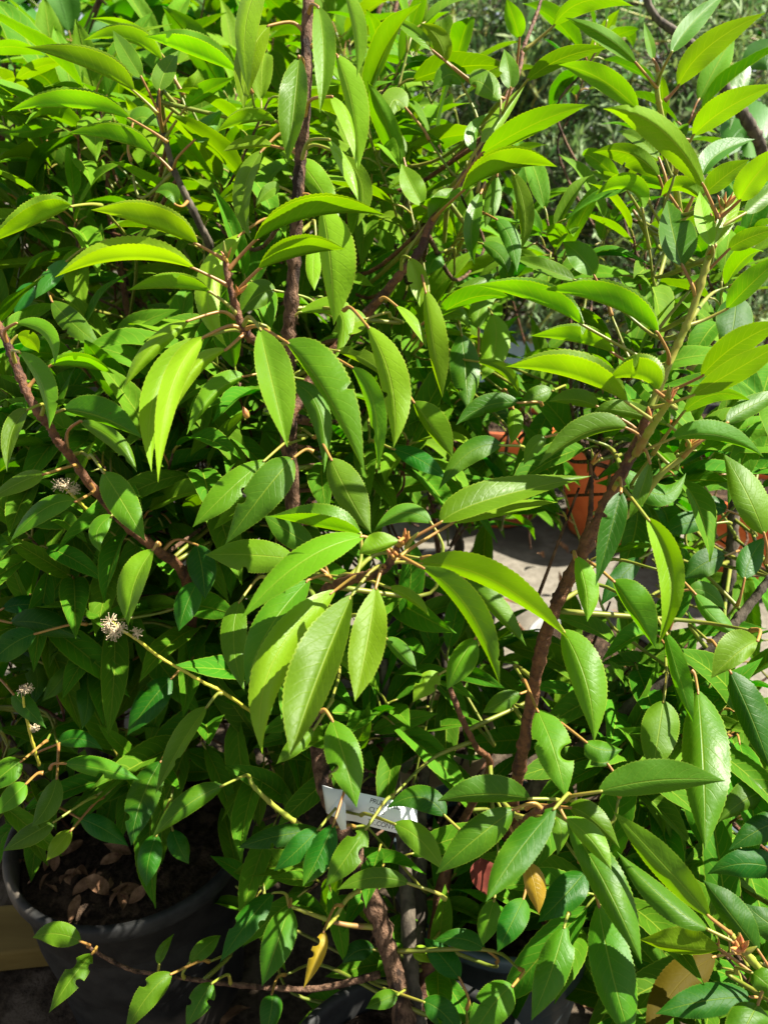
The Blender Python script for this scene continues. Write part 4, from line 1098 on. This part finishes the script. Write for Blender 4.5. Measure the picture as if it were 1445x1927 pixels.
# ------------------------------------------------------------------ small things
def dead_leaf(c, L, mat=M_DEAD, label=None, group=None, up=None):
    d = rng.normal(size=3) * np.array([1, 1, .25]); n = np.array([0, 0, 1.0]) + rng.normal(size=3) * .45
    V, F, UVs = free_blade('mid', np.array(c, float), d, n if up is None else up, L, rng.uniform(.35, .55), rng.uniform(-1.6, 1.6), rng.uniform(.2, .8), rng.normal() * .8)
    V[:, 2] += max(0, c[2] - V[:, 2].min())
    mb = MB(); mb.add(V, F, UVs)
    tag(mb.build('dead_leaf', mat, None, np.array(c, float)), label, 'leaf', group)


for i in range(24):
    a, r = rng.uniform(0, 6.28), .092 * math.sqrt(rng.random())
    x, y = -.235 + r * math.cos(a), .53 + r * math.sin(a)
    if i < 18: x, y = -.235 + rng.uniform(-.085, .02), .53 + rng.uniform(-.075, -.01)
    dead_leaf((x, y, .209), rng.uniform(.014, .030), label='curled tan dead leaf lying on the soil of the black pot', group='dead leaves in the black pot')
for i in range(60):
    x, y = (rng.uniform(-.5, .5), rng.uniform(.3, 1.5))
    dead_leaf((x, y, .018), rng.uniform(.025, .05), label='small dry brown leaf lying on the ground among the pots', group='dead leaves on the ground')


def red_leaf():
    V, F, UVs, mid = traced_blade((905, 1615), (910, 1650), (925, 1690), 30, 24, '-+t', .51, .01, seed=99)
    mb = MB(); mb.add(V, F, UVs)
    tag(mb.build('dead_leaf', M_REDLEAF, None, mid[0]), 'dark red dead leaf caught behind the glossy leaf at the lower right', 'leaf')


red_leaf()


def stone(c, r, label, group):
    mb = MB(); n, m_ = 9, 7; vs = []
    sc = np.array([rng.uniform(.7, 1.3), rng.uniform(.7, 1.2), rng.uniform(.45, .8)]) * r
    for i in range(m_):
        ph = math.pi * i / (m_ - 1)
        for k in range(n):
            th = 2 * math.pi * k / n
            q = np.array([math.sin(ph) * math.cos(th), math.sin(ph) * math.sin(th), math.cos(ph)]) * (1 + rng.normal() * .09)
            vs.append(np.array(c) + q * sc)
    f = [(i * n + k, i * n + (k + 1) % n, (i + 1) * n + (k + 1) % n, (i + 1) * n + k) for i in range(m_ - 1) for k in range(n)]
    mb.add(vs, f); tag(mb.build('stone', M_STONE, None, np.array(c)), label, 'stone', group)


for i in range(70):
    u, v = rng.uniform(690, 830), rng.uniform(1200, 1370)
    d = FWD + (u - CX) / FPX * RT - (v - CY) / FPX * UP
    s = -CAM[2] / d[2]; g = CAM + d * s
    if .95 < math.hypot(g[0] - .08, g[1] - 1.03) * 10 < 1.15: continue
    stone((g[0], g[1], .014), rng.uniform(.008, .02), 'pale pinkish stone on the ground below the central leaf whorl', 'pale stones on the ground')

# plank at the far left bottom
mb = MB()
def box(mb, lo, hi, rot=0, c=(0, 0)):
    vs = [(x, y, z) for x in (lo[0], hi[0]) for y in (lo[1], hi[1]) for z in (lo[2], hi[2])]
    cs, sn = math.cos(rot), math.sin(rot)
    vs = [(c[0] + x * cs - y * sn, c[1] + x * sn + y * cs, z) for x, y, z in vs]
    mb.add(vs, [(0, 1, 3, 2), (4, 6, 7, 5), (0, 4, 5, 1), (2, 3, 7, 6), (0, 2, 6, 4), (1, 5, 7, 3)])
box(mb, (-.3, -.03, .016), (.3, .03, .045), .12, (-.62, .535))
o = mb.build('plank', M_WOOD, None, np.array([-.62, .535, 0]), False)
bv = o.modifiers.new('bevel', 'BEVEL'); bv.width = .003; bv.segments = 2
tag(o, 'weathered yellowish plank on the ground left of the black pot', 'plank')

# pale blue plastic tray seen through the leaves
mb = MB(); box(mb, (-.13, -.08, .30), (.13, .08, .36), .3, (.30, 2.02)); box(mb, (-.14, -.09, .36), (.14, .09, .372), .3, (.30, 2.02))
box(mb, (-.12, -.07, .002), (.12, .07, .30), .3, (.30, 2.02))
o = mb.build('crate', M_TRAY, None, np.array([.30, 2.02, 0]), False)
tag(o, 'pale blue plastic crate glimpsed between the leaves at the centre right', 'crate')

# the white nursery tag round the trunk
def plant_tag():
    root = empty('plant_label', P(665, 1500, .55)); WLOC[root.name] = tuple(P(665, 1500, .55))
    tag(root, 'white plastic nursery tag printed with black letters looped round the trunk', 'plant label')
    mb = MB()
    top = [(606, 1478), (630, 1485), (655, 1488), (695, 1496), (735, 1505), (765, 1513), (785, 1520)]
    bot = [(614, 1530), (640, 1542), (668, 1546), (700, 1556), (738, 1566), (767, 1573), (786, 1578)]
    zz = [.565, .545, .528, .521, .523, .530, .540]
    A = catmull([P(x, y, z) for (x, y), z in zip(top, zz)], 30); B = catmull([P(x, y, z) for (x, y), z in zip(bot, zz)], 30)
    V = np.concatenate([A, .5 * (A + B), B, ])
    k = 30
    f = [(r * k + i, r * k + i + 1, (r + 1) * k + i + 1, (r + 1) * k + i) for r in range(2) for i in range(k - 1)]
    mb.add(V, f)
    o = mb.build('band', M_TAG, root, A[0])
    so_ = o.modifiers.new('thick', 'SOLIDIFY'); so_.thickness = .0006; so_.offset = 1
    mb = MB()
    a = np.array([P(618, 1525, .53), P(640, 1500, .518), P(650, 1512, .515), P(652, 1560, .516), P(643, 1562, .52), P(630, 1535, .525)])
    mb.add(a, [(0, 1, 2, 5), (5, 2, 3, 4)])
    o = mb.build('strap', M_TAG, root, a[0]); s2 = o.modifiers.new('thick', 'SOLIDIFY'); s2.thickness = .0006
    # printing follows the band
    px_x = P(800, 1524, .527) - P(690, 1497, .521); px_x /= np.linalg.norm(px_x)
    dn = P(705, 1562, .521) - P(700, 1497, .521); dn /= np.linalg.norm(dn)
    nrm = np.cross(px_x, -dn); nrm /= np.linalg.norm(nrm); yv = np.cross(nrm, px_x)
    from mathutils import Matrix
    for txt, x, y, size in (('PRUNUS LUS', 695, 1510, 12.5), ('CLT. 5', 693, 1526, 12.5), ('TT..CON P9', 690, 1549, 12.5)):
        cu = bpy.data.curves.new('lettering', 'FONT'); cu.body = txt; cu.size = size / FPX * .52; cu.extrude = .0001
        cu.space_character = .9
        tmp = bpy.data.objects.new('lettering', cu); COL.objects.link(tmp); bpy.context.view_layer.update()
        me = bpy.data.meshes.new_from_object(tmp.evaluated_get(bpy.context.evaluated_depsgraph_get()))
        bpy.data.objects.remove(tmp); me.materials.clear(); me.materials.append(M_INK)
        ob = bpy.data.objects.new('lettering', me); COL.objects.link(ob)
        c = np.array(P(x, y, .5155)) - np.array(WLOC[root.name])
        M = Matrix(((px_x[0], yv[0], nrm[0], c[0]), (px_x[1], yv[1], nrm[1], c[1]), (px_x[2], yv[2], nrm[2], c[2]), (0, 0, 0, 1)))
        ob.parent = root; ob.matrix_local = M


plant_tag()
